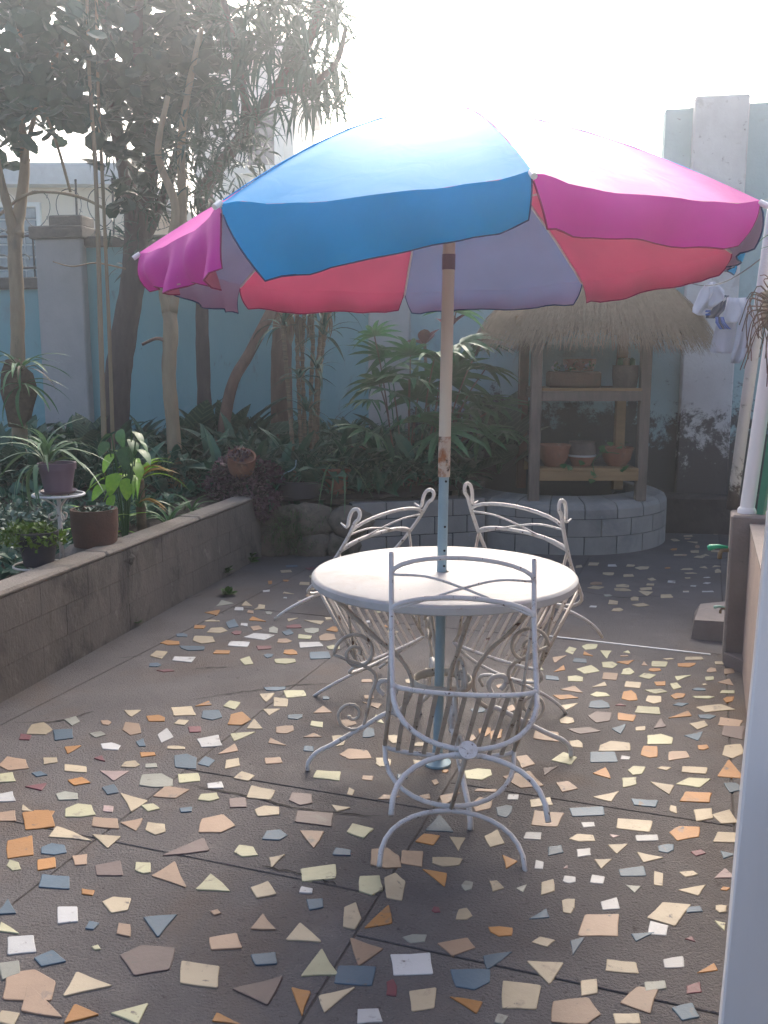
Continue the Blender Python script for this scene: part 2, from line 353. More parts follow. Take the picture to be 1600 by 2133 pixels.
TILE = {'c':('cream_tile',(0.385,0.318,0.215)), 'w':('white_tile',(0.422,0.422,0.414)), 'b':('blue_tile',(0.056,0.100,0.141)), 'o':('orange_tile',(0.326,0.148,0.037)),
        'p':('peach_tile',(0.296,0.200,0.133)), 'y':('pale_yellow_tile',(0.392,0.377,0.237)), 'g':('grey_green_tile',(0.237,0.244,0.207)), 'm':('mauve_tile',(0.122,0.085,0.078)),
        'r':('maroon_tile',(0.133,0.037,0.048)), 'k':('pink_tile',(0.333,0.244,0.229))}
for k, (n, c) in list(TILE.items()):
    TILE[k] = mat(n, c, tuple(x*.84 for x in c), 7, .55, .08, 90, [(tuple(x*.6 for x in c), 5, .54, .80), ((.13,.11,.095), 11, .60, .72), ((.09,.075,.065), 32, .62, .70)], rand=.2)
TILES = [
(0,1250,2, "938,14,70,26,g 1030,14,45,20,c 995,37,35,12,w 1082,29,45,22,c 1043,50,25,14,p 1120,55,28,12,g 885,53,65,22,o 884,87,62,8,c 1075,80,68,20,o 832,112,48,14,o 905,126,80,22,c 968,100,50,36,b 1018,104,30,12,w 1070,118,50,20,p 1137,125,40,26,g 1222,82,46,14,c 1305,93,84,18,c 1200,136,46,24,b 1298,129,58,22,g 1270,153,56,18,y 1390,122,58,20,o 1365,154,66,28,p 1080,153,130,26,w 1185,170,62,18,p 852,166,98,30,c 995,184,84,22,w 755,146,48,14,b 710,178,80,18,o 800,201,96,18,b 925,217,70,14,o 1100,200,60,16,r 1210,217,58,20,o 1118,233,40,16,b 1295,187,98,24,w 1335,231,80,28,b 1392,198,58,18,y 660,229,72,30,c 766,248,90,22,w 645,270,50,16,b 690,295,70,10,r 1028,254,60,34,y 1188,256,82,20,y 985,137,40,16,r 1225,110,60,14,r 1230,392,90,30,y 1112,407,62,36,c 1172,427,58,38,c 1145,371,90,14,b 1130,468,72,26,c 964,440,70,36,y 848,432,66,20,o 766,464,98,36,c 877,481,90,40,b 996,494,92,50,o 552,474,66,30,c 648,493,80,26,o 757,511,60,22,c 443,512,44,20,p 302,505,64,36,g 165,536,106,46,c 264,563,80,44,b 105,571,50,24,r 405,561,70,24,g 553,537,84,50,p 690,564,62,58,w 588,595,40,32,b 456,610,86,28,w 305,625,70,36,o 617,645,66,18,o 732,615,74,14,c 812,540,54,24,r 873,589,98,48,w 1062,517,64,38,c 1013,570,98,36,y 950,620,80,44,p 968,682,58,42,c 773,672,94,58,b 860,674,66,40,b 1188,541,72,30,p 1156,591,76,30,p 1140,671,70,28,p 1017,736,82,38,c 1228,488,62,20,b 1319,518,50,26,y 1345,458,76,30,p 1302,564,74,18,p 1440,514,84,26,p 1538,405,40,14,p 1548,440,78,26,p 1530,337,44,12,p 1580,497,46,36,y 1410,587,54,42,c 1536,553,46,38,b 1484,642,132,40,p 1580,680,30,36,c 1365,733,112,44,y 1533,743,46,20,p 1285,620,40,22,b 1358,408,30,14,b 60,682,120,52,p 208,671,60,28,c 28,740,70,40,y 166,725,70,22,b 315,703,90,34,c 544,684,74,26,c 632,691,50,18,g 475,733,118,42,k 328,757,98,32,o 415,660,44,24,r 152,780,90,30,r 460,789,66,42,b 285,817,100,34,g 25,820,76,44,w 650,753,128,52,g 786,743,88,38,y 715,802,150,50,p 563,842,114,74,c 866,822,90,34,y 898,772,64,26,w 1087,804,110,54,c 990,845,70,38,m 1258,830,104,50,m 1461,799,32,30,c 1424,868,80,26,c 1118,880,106,40,c 627,865,74,32,y 335,877,118,50,y 451,870,42,28,k 115,868,46,30,c 185,890,80,24,o 775,875,50,22,b"),
(0,1650,2, "160,118,130,76,o 25,102,90,44,p 440,130,104,48,p 547,135,90,52,p 650,153,82,48,c 905,134,152,72,p 295,173,174,60,c 445,209,112,56,c 88,232,108,90,o 222,238,104,46,b 57,306,62,42,y 195,301,70,50,o 333,283,60,42,p 775,228,190,76,m 1310,112,150,60,m 1145,178,98,42,b 1300,200,94,68,p 1497,163,112,56,y 1425,249,74,30,b 1022,245,98,48,y 1155,288,68,54,c 600,318,72,46,y 702,345,146,112,p 888,378,138,68,y 225,375,118,56,b 368,418,50,26,o 488,470,114,64,c 1098,410,100,68,c 1275,409,54,26,w 1325,338,134,66,y 1312,468,66,46,b 1540,388,104,78,y 1468,518,76,102,c 285,515,84,72,w 25,480,80,60,b 38,568,84,46,y 383,556,58,34,b 516,575,56,54,p 668,562,132,96,b 900,502,44,24,p 1098,540,100,64,p 1268,586,144,74,c 92,640,110,76,w 205,696,132,66,b 400,648,36,20,y 940,626,126,66,p 1098,696,106,50,b 610,700,220,120,m 40,745,90,72,g 110,805,224,118,p 362,805,196,100,c 832,762,158,104,c 1330,712,164,110,y 1080,830,210,110,m 1480,768,160,78,b 1524,668,136,108,p 170,870,170,130,p 338,925,138,74,o 540,925,146,80,y 30,945,110,60,c 1255,875,88,110,o 1400,870,152,100,c 945,945,120,50,o 1540,935,100,60,w 1575,520,110,90,o 455,320,110,60,m"),
(700,1650,1.882, "660,78,62,46,b 805,42,84,36,c 830,105,120,60,p 693,22,42,20,w 570,50,80,52,p 445,30,80,60,p 405,125,104,64,b 360,188,92,42,o 478,203,64,56,c 620,185,76,66,c 770,174,66,28,w 192,258,118,76,p 300,263,88,60,p 437,276,108,34,c 682,276,58,52,o 796,285,34,34,w 862,231,56,38,b 898,295,20,16,k 967,180,100,30,c 982,78,130,36,b 990,130,54,22,w 1172,130,134,52,c 1210,43,98,32,b 1060,20,106,40,c 1322,68,26,32,c 1410,20,116,40,o 1440,92,70,48,c 1525,98,96,52,c 1370,163,118,54,o 1222,183,88,24,w 1093,174,42,16,k 1525,180,92,40,c 972,240,56,34,w 1103,224,78,38,c 1228,258,106,40,c 1295,223,60,32,b 1420,241,56,26,r 1535,248,60,30,b 1045,283,68,38,c 1165,312,108,36,b 1265,341,34,54,c 1383,322,72,24,c 1395,387,102,40,c 1025,344,54,36,w 918,346,54,30,w 832,376,52,58,c 912,450,52,54,c 1075,441,70,48,w 1165,383,58,30,g 1525,320,80,36,k 1525,380,40,16,o 628,370,58,42,c 725,380,48,30,g 515,370,46,38,g 385,340,92,66,o 226,370,88,104,c 392,462,34,26,r 502,480,62,46,c 795,480,82,40,b 1028,524,150,88,p 1305,482,160,86,c 1263,536,74,52,w 1405,462,60,24,b 1510,460,40,28,c 1505,525,40,40,y 645,548,88,36,o 310,577,92,32,g 472,608,148,66,p 815,590,90,38,c 948,606,56,78,b 1205,570,90,34,b 1388,578,40,22,r 1120,686,124,52,c 1322,670,84,46,w 1455,692,80,36,o 296,676,156,80,w 638,664,114,66,b 820,708,138,92,c 526,734,144,80,b 218,768,38,62,r 994,770,64,66,c 1252,762,80,40,g 1402,770,60,44,r 1190,818,144,96,p 342,814,102,90,c 510,838,124,66,o 722,798,150,102,c 940,860,200,96,p 1370,862,106,66,b 1140,890,100,40,c 648,890,50,40,g"),
(900,1200,2.4615, "1125,18,46,16,c 1228,30,42,12,w 1410,37,38,8,w 845,38,70,14,p 975,50,66,14,c 840,60,84,16,c 978,70,82,14,c 1095,66,62,16,c 1095,90,72,24,c 1120,45,40,10,c 1302,80,28,6,w 1415,80,56,6,w 1340,52,30,6,w 903,101,44,12,g 1040,117,42,20,c 928,135,50,22,c 1205,104,60,16,c 1070,149,84,18,c 826,158,38,10,w 952,173,58,16,c 810,365,78,28,y 712,383,54,36,y 802,400,50,22,o 893,403,58,42,y 998,390,36,16,y 985,411,40,6,p 757,433,66,26,b 655,428,70,40,p 990,444,86,22,o 1090,448,30,22,p 1168,452,76,28,y 912,457,82,30,y 800,480,110,42,y 652,475,56,36,o 1003,490,66,32,y 1145,482,66,16,o 1302,457,94,20,o 1103,514,84,28,y 913,515,76,36,p 733,526,78,30,y 615,523,66,24,b 1212,426,56,8,c 1345,424,90,16,c 1487,447,70,16,c 1433,482,50,22,p 1525,490,50,32,p 1290,524,84,26,y 1422,527,42,20,y 1505,545,88,34,p 856,558,76,26,c 1030,560,80,34,c 1168,552,58,20,o 1250,566,54,32,y 1150,593,116,24,y 715,582,110,34,p 862,608,96,24,y 690,622,130,22,o 1012,613,78,50,o 1140,635,80,42,c 1262,617,74,28,o 1370,581,70,14,b 1395,624,108,14,y 1512,596,70,16,y 1398,557,28,8,c 1520,635,54,30,o 858,658,102,38,b 968,661,54,12,r 1105,688,122,42,y 1275,660,76,18,b 1265,712,122,36,o 1455,680,190,44,c 1408,722,94,24,b 705,675,90,40,c 692,741,70,34,c 860,725,112,54,m 1000,724,86,46,o 1170,755,62,52,m 780,795,160,34,m 955,786,74,48,b 1067,783,48,22,c 1367,766,100,44,c 1530,750,118,44,p 1545,805,110,66,m 585,822,120,56,p 737,862,70,36,c 930,875,160,50,c 1168,838,142,52,y 1342,822,94,46,b 1120,904,92,60,o 1388,880,60,26,o 1538,898,118,70,c 478,953,94,62,p 682,935,130,62,y 882,930,130,54,b 992,933,46,20,w 1265,922,108,48,p 605,1002,78,46,m 870,1012,96,54,o 1047,1000,88,44,y 1190,987,72,20,c 1345,998,134,36,c 1530,990,134,90,o 470,1045,200,80,p 690,1080,110,54,p 1010,1060,76,48,y 1340,1060,168,48,y 1180,1090,114,60,c 1550,1085,100,50,b 540,470,60,30,y 350,566,44,24,p 240,690,80,28,b 410,680,50,36,p 270,800,60,44,o 330,815,60,50,o 200,830,50,30,p 545,600,40,30,c 380,520,40,14,b 480,548,70,36,c"),
(550,1350,2.2857, "740,459,48,20,c 625,435,66,36,c 570,545,70,40,c 735,545,50,22,c 815,640,34,28,p 660,612,50,24,b 1020,602,126,50,y 595,710,106,24,p 765,710,50,26,p 1055,680,100,16,p 862,588,30,14,o 700,160,60,20,c 820,235,60,16,p"),
(540,1180,4.444, "250,47,100,24,c 300,0,110,22,b 470,25,90,26,r 500,95,80,24,y 420,160,90,28,c 250,132,60,14,o 100,150,40,30,o 65,228,60,20,w 270,246,110,20,c 480,207,80,24,c 470,270,80,50,p 240,292,30,12,w 380,320,44,18,c 20,375,66,40,c 840,365,60,22,c 640,485,60,24,c 890,470,50,18,c 1000,512,50,22,w 1095,420,60,24,y 1160,556,70,24,o 1220,606,140,20,c 960,560,70,24,b 1060,300,50,20,c"),
(1380,950,4.268, "105,745,66,14,c 310,805,46,26,p 285,850,74,20,c 470,845,70,20,c 330,898,96,18,c 145,880,80,12,c 365,990,66,18,c 480,980,70,16,c 495,1022,56,30,c 220,1005,110,14,c 250,1043,110,10,c 225,1085,50,8,c 395,1080,60,8,w 275,1158,50,8,c 210,1205,50,8,c 240,705,60,8,p 225,735,50,10,p 325,645,60,6,c 480,690,50,12,c 600,870,30,16,c 45,995,50,10,o 100,830,60,16,o"),
(900,500,2.2857, "700,1555,30,14,c 770,1543,50,12,c 860,1550,40,10,w 945,1550,40,10,c 1000,1562,64,14,c 840,1590,50,12,c 935,1598,50,12,c 1160,1430,40,8,c 1240,1440,50,8,c 1300,1500,40,8,c 1190,1500,50,8,p 1330,1385,50,6,c 1220,1410,40,6,c"),
]
UNIT = [[(.12,0),(1,.1),(.88,1),(0,.72)], [(0,.12),(.95,0),(1,.9),(.15,1)], [(.3,0),(1,.35),(.62,1),(0,.85)], [(0,0),(1,.25),(.9,1),(.05,.8)], [(0,.3),(.7,0),(1,.6),(.4,1)],
        [(0,.9),(.45,0),(1,1)], [(0,0),(1,.45),(.3,1)], [(0,1),(.85,0),(1,.75)], [(.1,.2),(.6,0),(1,.35),(.9,1),(.15,.9)], [(0,.4),(.35,0),(1,.1),(.85,.8),(.3,1)], [(0,.15),(.5,0),(1,.05),(.95,.6),(.6,1),(.08,.85)]]
tr = random.Random(21); allt = []
for ox, oy, sc, txt in TILES:
    for it in txt.split():
        x, y, w, h, c = it.split(','); x, y, w, h = (float(q)/sc for q in (x, y, w, h)); x += ox; y += oy
        w *= 1.10; h *= 1.12
        if w/h < 2.2 or tr.random() < .6: sh = tr.choice(UNIT)
        else: sh = tr.choice(UNIT[:5]+UNIT[8:])
        if c == 'w' and tr.random() < .7: sh = tr.choice(UNIT[:2])
        fx, fy = tr.random() < .5, tr.random() < .5
        poly = []
        for u, v in sh:
            u = min(1, max(0, u+tr.uniform(-.07,.07))); v = min(1, max(0, v+tr.uniform(-.07,.07)))
            if fx: u = 1-u
            if fy: v = 1-v
            p = on_floor(x+(u-.5)*w, y+(v-.5)*h, 0); poly.append((p.x, p.y))
        rough_ = []
        for i in range(len(poly)):        # chipped edges: blunt corners and a kink in each side
            p, q = Vector(poly[i]), Vector(poly[(i+1) % len(poly)]); e = q-p; nrm = Vector((-e.y, e.x)); k = tr.uniform(.02,.07)
            rough_ += [p+e*k, p+e*tr.uniform(.4,.6)+nrm*tr.uniform(-.028,.028), p+e*(1-tr.uniform(.02,.07))]
        poly = [(v_.x, v_.y) for v_ in rough_]
        ar = abs(sum(poly[i][0]*poly[(i+1)%len(poly)][1]-poly[(i+1)%len(poly)][0]*poly[i][1] for i in range(len(poly))))/2
        allt.append((ar*(w*h), poly, c))
allt.sort(key=lambda t: -t[0])
def tile_mb(mb, poly):
    k = sum(Vector((p[0],p[1],0)) for p in poly[:1]) if 0 else None
    cx = sum(p[0] for p in poly)/len(poly); cy = sum(p[1] for p in poly)/len(poly); n = len(poly)
    z1 = .0026+tr.uniform(0,.0008)
    def ins(d): 
        out = []
        for p in poly:
            l = math.hypot(p[0]-cx, p[1]-cy); q = max(0, 1-d/l); out.append((cx+(p[0]-cx)*q, cy+(p[1]-cy)*q))
        return out
    a = poly; b = ins(.0022)
    vs = [(p[0],p[1],-.004) for p in a]+[(p[0],p[1],z1-.001) for p in a]+[(p[0],p[1],z1) for p in b]
    ar = sum(poly[i][0]*poly[(i+1)%n][1]-poly[(i+1)%n][0]*poly[i][1] for i in range(n))
    fs = [tuple(range(2*n,3*n))]
    for i in range(n):
        j = (i+1) % n; fs += [(i,j,n+j,n+i),(n+i,n+j,2*n+j,2*n+i)]
    if ar < 0: fs = [tuple(reversed(f)) for f in fs]
    mb.add(vs, fs)
rest = {}
for i, (ar, poly, c) in enumerate(allt):
    if i < 300:
        mb = MB(); tile_mb(mb, poly); mb.build('tile_fragment', TILE[c], base)
    else:
        tile_mb(rest.setdefault(c, MB()), poly)
restm = MB(); mi = []; mats_used = []
for c, mb in rest.items():
    mats_used.append(TILE[c]); mi += [len(mats_used)-1]*len(mb.f); restm.add(mb.v, mb.f)
if mats_used:
    o = restm.build('small_tile_fragments', mats_used[0], base); o['kind'] = 'stuff'
    for m in mats_used[1:]: o.data.materials.append(m)
    o.data.polygons.foreach_set('material_index', mi)

def ribbon(pts, w, z, jit=.5, seed=1):
    r = random.Random(seed); P = spline(pts, 8); vs = []; fs = []
    for i, p in enumerate(P):
        t = (P[min(i+1,len(P)-1)]-P[max(i-1,0)]).normalized(); n = Vector((-t.y, t.x, 0)); p = p+n*r.uniform(-1,1)*w*1.4
        ww = w*(1+r.uniform(-jit,jit))*math.sin(math.pi*min(1,(i+.3)/len(P)))**.5
        vs += [(p.x-n.x*ww, p.y-n.y*ww, z), (p.x+n.x*ww, p.y+n.y*ww, z)]
    for i in range(len(P)-1): fs.append((2*i,2*i+1,2*i+3,2*i+2))
    return MB().add(vs, fs)
CR = [[(30,1506),(120,1503),(195,1482)], [(395,1459),(480,1445),(550,1436),(620,1428),(700,1424)], [(400,1395),(440,1391),(490,1390)], [(1200,1230),(1290,1245),(1360,1242),(1440,1250)],
      [(330,1262),(420,1240)], [(545,1805),(640,1825),(700,1842)], [(395,1635),(520,1660),(640,1688),(800,1702)], [(240,1372),(295,1366)], [(1400,1161),(1480,1165),(1530,1160)], [(1450,1176),(1540,1178)]]
for i, pts in enumerate(CR):
    ribbon([on_floor(*p) for p in pts], .0035, .0024, .6, i).build('crack', M_crack, base)
a, b = on_floor(1120,1323), on_floor(1480,1364)
d = (b-a).normalized(); n = Vector((-d.y,d.x,0))*.008
MB().prism([(a-n)[:2],(b-n)[:2],(b+n)[:2],(a+n)[:2]], -.004, .004).build('edge_strip', mat('pale_strip', (.55,.55,.55), None, 8, .6, .1), base)

# ------------------------------------------------------------------ raised bed: soil, low rendered wall, rubble wall, block wall and round planter
LW0, LW1 = Vector((-.927,6.83,0)), Vector((-1.657,3.78,0))
ld = (LW1-LW0).normalized(); LEN = 5.6; lin = Vector((-abs(ld.y), 0, 0)); lin = Vector((ld.y, -ld.x, 0))     # inward normal (towards the bed)
if lin.x > 0: lin = -lin
ML = Matrix((ld, -lin, Vector((0,0,1)))).transposed().to_4x4(); ML.translation = LW0       # x along the wall to the camera, y out to the patio
wall = thing('low_garden_wall', 'long low rendered concrete wall with algae stains edging the planted bed', 'wall', LW0)
MB().box((0,-.135,-.02), (LEN,-.006,.452), ML).build('core', M_lowjoint, wall)
for r_ in range(3):
    x = -.2 if r_ % 2 else 0.0
    while x < LEN:
        x0 = max(0,x); x1 = min(LEN, x+.40)
        if x1-x0 > .05:
            o = rnd.uniform(-.0012,.0012)
            MB().box((x0+.0006,-.03,-.02 if r_ == 0 else r_*.15+.001), (x1-.0006,o,(r_+1)*.15-.001), ML, bev=.0008).build('block', M_lowwall, wall)
        x += .40
x = 0
while x < LEN:
    x1 = min(LEN, x+rnd.uniform(.8,1.2)); w2 = .145
    MB().box((x+.001,-w2,.4505), (x1-.001,.004+rnd.uniform(0,.003),.482+rnd.uniform(-.002,.002)), ML, bev=.012).build('coping', M_copingl, wall); x = x1

def soil_h(x, y):
    t = min(1, max(0, (y-4.0)/4.5)); return .33+.27*t*t+.02*math.sin(5*x+1.3*y)*math.sin(3.1*y)
RC = Vector((1.48,7.78,0)); RR = .90
def x_right(y):
    if y < 6.9: return LW0.x+(LW0.y-y)*(LW1.x-LW0.x)/(LW0.y-LW1.y)-.07
    e = -.25+(y-6.80)*2.6
    dd = .8**2-(RC.y-y)**2
    if dd > 0: e = min(e, RC.x-math.sqrt(dd)-.05)
    return min(e, .8)
vs = []; fs = []; ny = 60; nx = 40
for j in range(ny+1):
    y = 1.3+(9.6-1.3)*j/ny; xr = x_right(y)
    for i in range(nx+1):
        x = -7+(xr+7)*(i/nx)**.6; vs.append((x, y, soil_h(x,y)+rnd.uniform(-.012,.012)))
for j in range(ny):
    for i in range(nx):
        a_ = j*(nx+1)+i; fs.append((a_,a_+1,a_+nx+2,a_+nx+1))
so = MB().add(vs, fs).build('soil', M_soil, smooth=True); tag(so, kind='structure')

# rubble stretch between the rendered wall and the block wall
rb = thing('rubble_wall', 'rough mossy stone retaining wall in the bed corner under the purple plant', 'wall', (-.6,6.86,0))
MB().box((-1.0,6.90,-.03), (-.2,7.15,.34)).build('mortar', M_rough, rb)
sr = random.Random(5)
def boulder(c, r3, seed, seg=8, ring=6):
    q = random.Random(seed); vs = []; fs = []
    ph = [q.uniform(0,6.3) for _ in range(4)]
    for i in range(ring+1):
        th = math.pi*i/ring
        for k in range(seg):
            a = 2*math.pi*k/seg; d = Vector((math.sin(th)*math.cos(a), math.sin(th)*math.sin(a), math.cos(th)))
            s = 1+.16*math.sin(3*d.x+ph[0])+.14*math.sin(4*d.y+ph[1])+.12*math.sin(5*d.z+ph[2])
            p = Vector((abs(d.x)**.7*(1 if d.x>0 else -1), abs(d.y)**.7*(1 if d.y>0 else -1), abs(d.z)**.7*(1 if d.z>0 else -1)))*s
            vs.append((c[0]+p.x*r3[0], c[1]+p.y*r3[1], c[2]+p.z*r3[2]))
    for i in range(ring):
        for k in range(seg):
            l = (k+1) % seg; fs.append((i*seg+k,(i+1)*seg+k,(i+1)*seg+l,i*seg+l))
    return MB().add(vs, fs)
for r_, zc in enumerate((.08,.27)):
    x = -1.02+.09*r_
    while x < -.20:
        w = sr.uniform(.20,.34)
        boulder((x+w/2, 6.90+sr.uniform(-.02,.01), zc), (w*.56,.075,.115), sr.random()*99, 12, 8).build('stone', M_rough, rb, smooth=True); x += w

bw = thing('block_wall', 'grey block retaining wall of three courses behind the tipped chairs', 'wall', (.3,7.0,0))
B0, B1 = Vector((-.24,6.84,0)), Vector((.80,7.14,0)); bd = (B1-B0).normalized()
MBk = Matrix((bd, Vector((-bd.y,bd.x,0)), Vector((0,0,1)))).transposed().to_4x4(); MBk.translation = B0
BL = (B1-B0).length
MB().box((0,.012,-.03), (BL,.2,.40), MBk).build('core', M_mortar, bw)
for r_, (z0, z1) in enumerate(((-.02,.135),(.141,.272),(.278,.405))):
    x = -.15*(r_ % 2)
    while x < BL:
        x0, x1 = max(0,x), min(BL,x+.27)
        if x1-x0 > .03: MB().box((x0+.0042,0+rnd.uniform(0,.003),z0), (x1-.0042,.21 if r_ == 2 else .1,z1), MBk, bev=.004).build('block', M_block, bw)
        x += .27
rp = thing('round_planter', 'round grey block planter ring carrying the thatched shelf', 'planter', RC)
def arc_block(a0, a1, prof, n=3):
    vs = []; fs = []; m = len(prof)
    for i in range(n+1):
        a = a0+(a1-a0)*i/n
        for r, z in prof: vs.append((RC.x+r*math.cos(a), RC.y+r*math.sin(a), z))
    for i in range(n):
        for k in range(m):
            l = (k+1) % m; fs.append((i*m+k, i*m+l, (i+1)*m+l, (i+1)*m+k))
    fs.append(tuple(range(m))); fs.append(tuple(n*m+k for k in reversed(range(m))))
    return MB().add(vs, fs)
for r_, prof in enumerate(([(RR,-.02),(RR,.136),(RR-.1,.136),(RR-.1,-.02)], [(RR,.142),(RR,.272),(RR-.1,.272),(RR-.1,.142)],
                           [(RR,.278),(RR-.002,.345),(RR-.02,.378),(RR-.06,.398),(RR-.24,.425),(RR-.25,.418),(RR-.25,.278)])):
    st = R(17.0); a = R(-206)+(st/2 if r_ % 2 else 0)
    while a < R(30):
        arc_block(a+.005, a+st-.005, [(r-.0, z) for r, z in prof]).build('block', M_block, rp); a += st
arc_block(R(-208), R(32), [(RR-.012,-.03),(RR-.012,.33),(RR-.05,.37),(RR-.235,.40),(RR-.235,-.03)], 30).build('core', M_mortar, rp)
MB().lathe([(RR-.2,.03),(.3,.05),(0,.06)], RC, 24).build('soil_fill', M_soil, rp)

# ------------------------------------------------------------------ back wall with pillars
WX = Vector((.9872,-.1594,0)); WN = Vector((.1594,.9872,0)); W0 = Vector((0,8.518,0))
MW = Matrix((WX, WN, Vector((0,0,1)))).transposed().to_4x4(); MW.translation = W0
def wall_pt(px, py, off=0.0):
    d = ray(px, py); o = W0-WN*off; t = (o-Vector((0,0,CAM_H))).dot(WN)/d.dot(WN); return Vector((0,0,CAM_H))+d*t
def ws(px, py, off=0.0): p = wall_pt(px,py,off); return (p-W0).dot(WX), p.z
bwl = thing('boundary_wall', 'tall weathered turquoise boundary wall with white pillars behind the garden bed', 'wall', W0)
p1a, p1b = ws(83,700,.1)[0], ws(178,700,.1)[0]; p2a, p2b = ws(767,700,.1)[0], ws(852,700,.1)[0]; p3a, p3b = ws(1424,700,.1)[0], ws(1534,700,.1)[0]
hL = ws(40,603)[1]; hM = ws(225,515)[1]; hR = ws(1600,213)[1]; hP1 = ws(120,497,.1)[1]
MB().box((-9,0,-.03), (p1a+.02,.18,hL), MW).build('wall_panel', M_teal, bwl)
MB().box((p1b-.02,0,-.03), (p2a+.02,.18,hM), MW).build('wall_panel', M_teal, bwl)
MB().box((p2b-.02,0,-.03), (p3a+.02,.18,hM), MW).build('wall_panel', M_teal_old, bwl)
MB().box((p3a-.22,.004,hM+.001), (p3a+.02,.176,hR-.02), MW).build('wall_panel', M_teal_old, bwl)
MB().box((p3b-.02,0,-.03), (7,.18,hR), MW).build('wall_panel', M_teal_old, bwl)
MB().box((-9,-.05,hL+.001), (p1a-.001,.23,hL+.11), MW, bev=.01).build('coping', M_coping, bwl)
MB().box((p1b+.001,-.04,hM+.001), (p2a-.001,.22,hM+.10), MW, bev=.01).build('coping', M_coping, bwl)
pl = MB().box((p1a,-.10,-.03), (p1b,.24,hP1), MW, bev=.012).build('pillar', M_pillar, bwl)
MB().box((p1a-.035,-.14,hP1+.001), (p1b+.035,.28,hP1+.115), MW, bev=.01).build('cap', M_coping, pl)
MB().box((p1a+.13,-.06,hP1+.116), (p1b+.0,.20,hP1+.22), MW, bev=.012).build('cap_block', M_coping, pl)
MB().box((p2a,-.10,-.03), (p2b,.24,hM+.2), MW, bev=.012).build('pillar', M_pillar, bwl)
MB().box((p3a,-.10,-.03), (p3b,.24,hR+.05), MW, bev=.012).build('pillar', M_pillar_old, bwl)
MB().box((p3a-.55,-.30,-.03), (p3b+1.2,-.101,.33), MW, bev=.03).build('plinth', M_plinth, bwl)
boulder(on_floor(1555,1112), (.16,.14,.14), 4).build('kerb_stone', M_rough, bwl, smooth=True)

# razor wire on the wall and the railing left of the pillar
bwire = thing('razor_wire', 'loose coil of barbed wire on metal stakes above the turquoise wall', 'wire', MW @ Vector((p1a-1,0,hL)))
for s_ in (ws(148,480)[0], ws(205,480)[0], ws(225,480)[0]):
    b_ = MW @ Vector((s_,.12,hP1-.05)); MB().tube([b_, b_+Vector((.01,0,.62))], .011, 6).build('stake', M_iron, bwire)
pts = []
for i in range(260):
    t = i/259; s_ = p1a-1.2+t*3.1; an = t*2*math.pi*9
    pts.append(MW @ Vector((s_+.22*math.cos(an), .1+.03*math.sin(an*.7), hP1+.28+.2*math.sin(an))))
mb = MB().tube(pts, .004, 4)
for i in range(0, 260, 5):
    q = pts[i]; v = rdir(rnd)*.022; mb.tube([q-v,q+v], .003, 3)
mb.build('coil', M_iron, bwire)
rl = thing('wall_railing', 'black iron scroll railing above the wall coping left of the white pillar', 'railing', MW @ Vector((p1a-.5,.1,hL+.11)))
z0 = hL+.11
for z in (.10,.40): MB().tube([MW @ Vector((-6,.09,z0+z)), MW @ Vector((p1a,.09,z0+z))], .012, 6).build('rail', M_iron, rl)
for i in range(14):
    s_ = p1a-.12-i*.22
    MB().tube([MW @ Vector((s_,.09,z0-.02)), MW @ Vector((s_,.09,z0+.46))], .009, 5).build('bar', M_iron, rl)
    MB().tube([MW @ Vector((s_-.11+.07*math.cos(k*.6),.09,z0+.17+.06*math.sin(k*.6))) for k in range(9)], .006, 5).build('scroll', M_iron, rl)

# ------------------------------------------------------------------ houses beyond the wall
def house_pt(px, py, y): return at_depth(px, py, y)
h1 = thing('white_house', 'white house with grey cornice and glass block window beyond the turquoise wall', 'house', (-6,13.6,0))
ct, cb = house_pt(130,352,13.5).z, house_pt(130,388,13.5).z; xr = house_pt(262,500,13.6).x
MB().box((-16,13.6,-.05), (xr,19,cb)).build('wall', M_peach, h1)
MB().box((-16.2,13.35,cb+.002), (xr+.2,19.2,ct)).build('cornice', M_cornice, h1)
MB().box((-16.1,13.42,ct+.001), (xr+.1,19.1,ct+.07)).build('cornice', M_cornice, h1)
x1, zt, zb = house_pt(78,430,13.6).x, house_pt(40,432,13.6).z, house_pt(40,588,13.6).z
wf = MB().box((x1-1.5,13.52,zb-.06), (x1+.06,13.598,zb-.001)).box((x1-.001,13.53,zb), (x1+.06,13.598,zt+.06)).box((x1-1.5,13.53,zt), (x1-.002,13.598,zt+.06)).build('window', M_house, h1)
for i in range(7):
    for j in range(6):
        w_, h_ = .2, (zt-zb)/6
        MB().box((x1-(i+1)*w_+.012,13.55,zb+j*h_+.012), (x1-i*w_-.012,13.599,zb+(j+1)*h_-.012), bev=.01).build('glass_block', M_glass, wf)
MB().box((x1-1.5,13.57,zb), (x1-.003,13.5975,zt)).build('mullion', M_cornice, wf)
h2 = thing('tall_white_house', 'tall white house with a dark framed window seen through the tree crowns', 'house', (-3,15.5,0))
xa, xb = house_pt(405,300,15.5).x, house_pt(612,300,15.5).x; zt = house_pt(500,120,15.5).z
MB().box((xa,15.5,-.05), (xb,20,zt)).build('wall', M_house, h2)
MB().box((xa-.15,15.3,zt+.002), (xb+.15,20.2,zt+.2)).build('roof_slab', M_cornice, h2)
q0, q1 = house_pt(512,222,15.4), house_pt(572,345,15.4)
wf = MB().box((q0.x-.12,15.40,q1.z-.12), (q0.x,15.499,q0.z+.12)).box((q1.x,15.40,q1.z-.12), (q1.x+.14,15.499,q0.z+.12)).box((q0.x+.001,15.40,q0.z), (q1.x-.001,15.499,q0.z+.12)).box((q0.x+.001,15.36,q1.z-.12), (q1.x-.001,15.499,q1.z)).build('window', M_house, h2)
MB().box((q0.x,15.46,q1.z), (q1.x,15.498,q0.z)).build('pane', M_darkwin, wf)

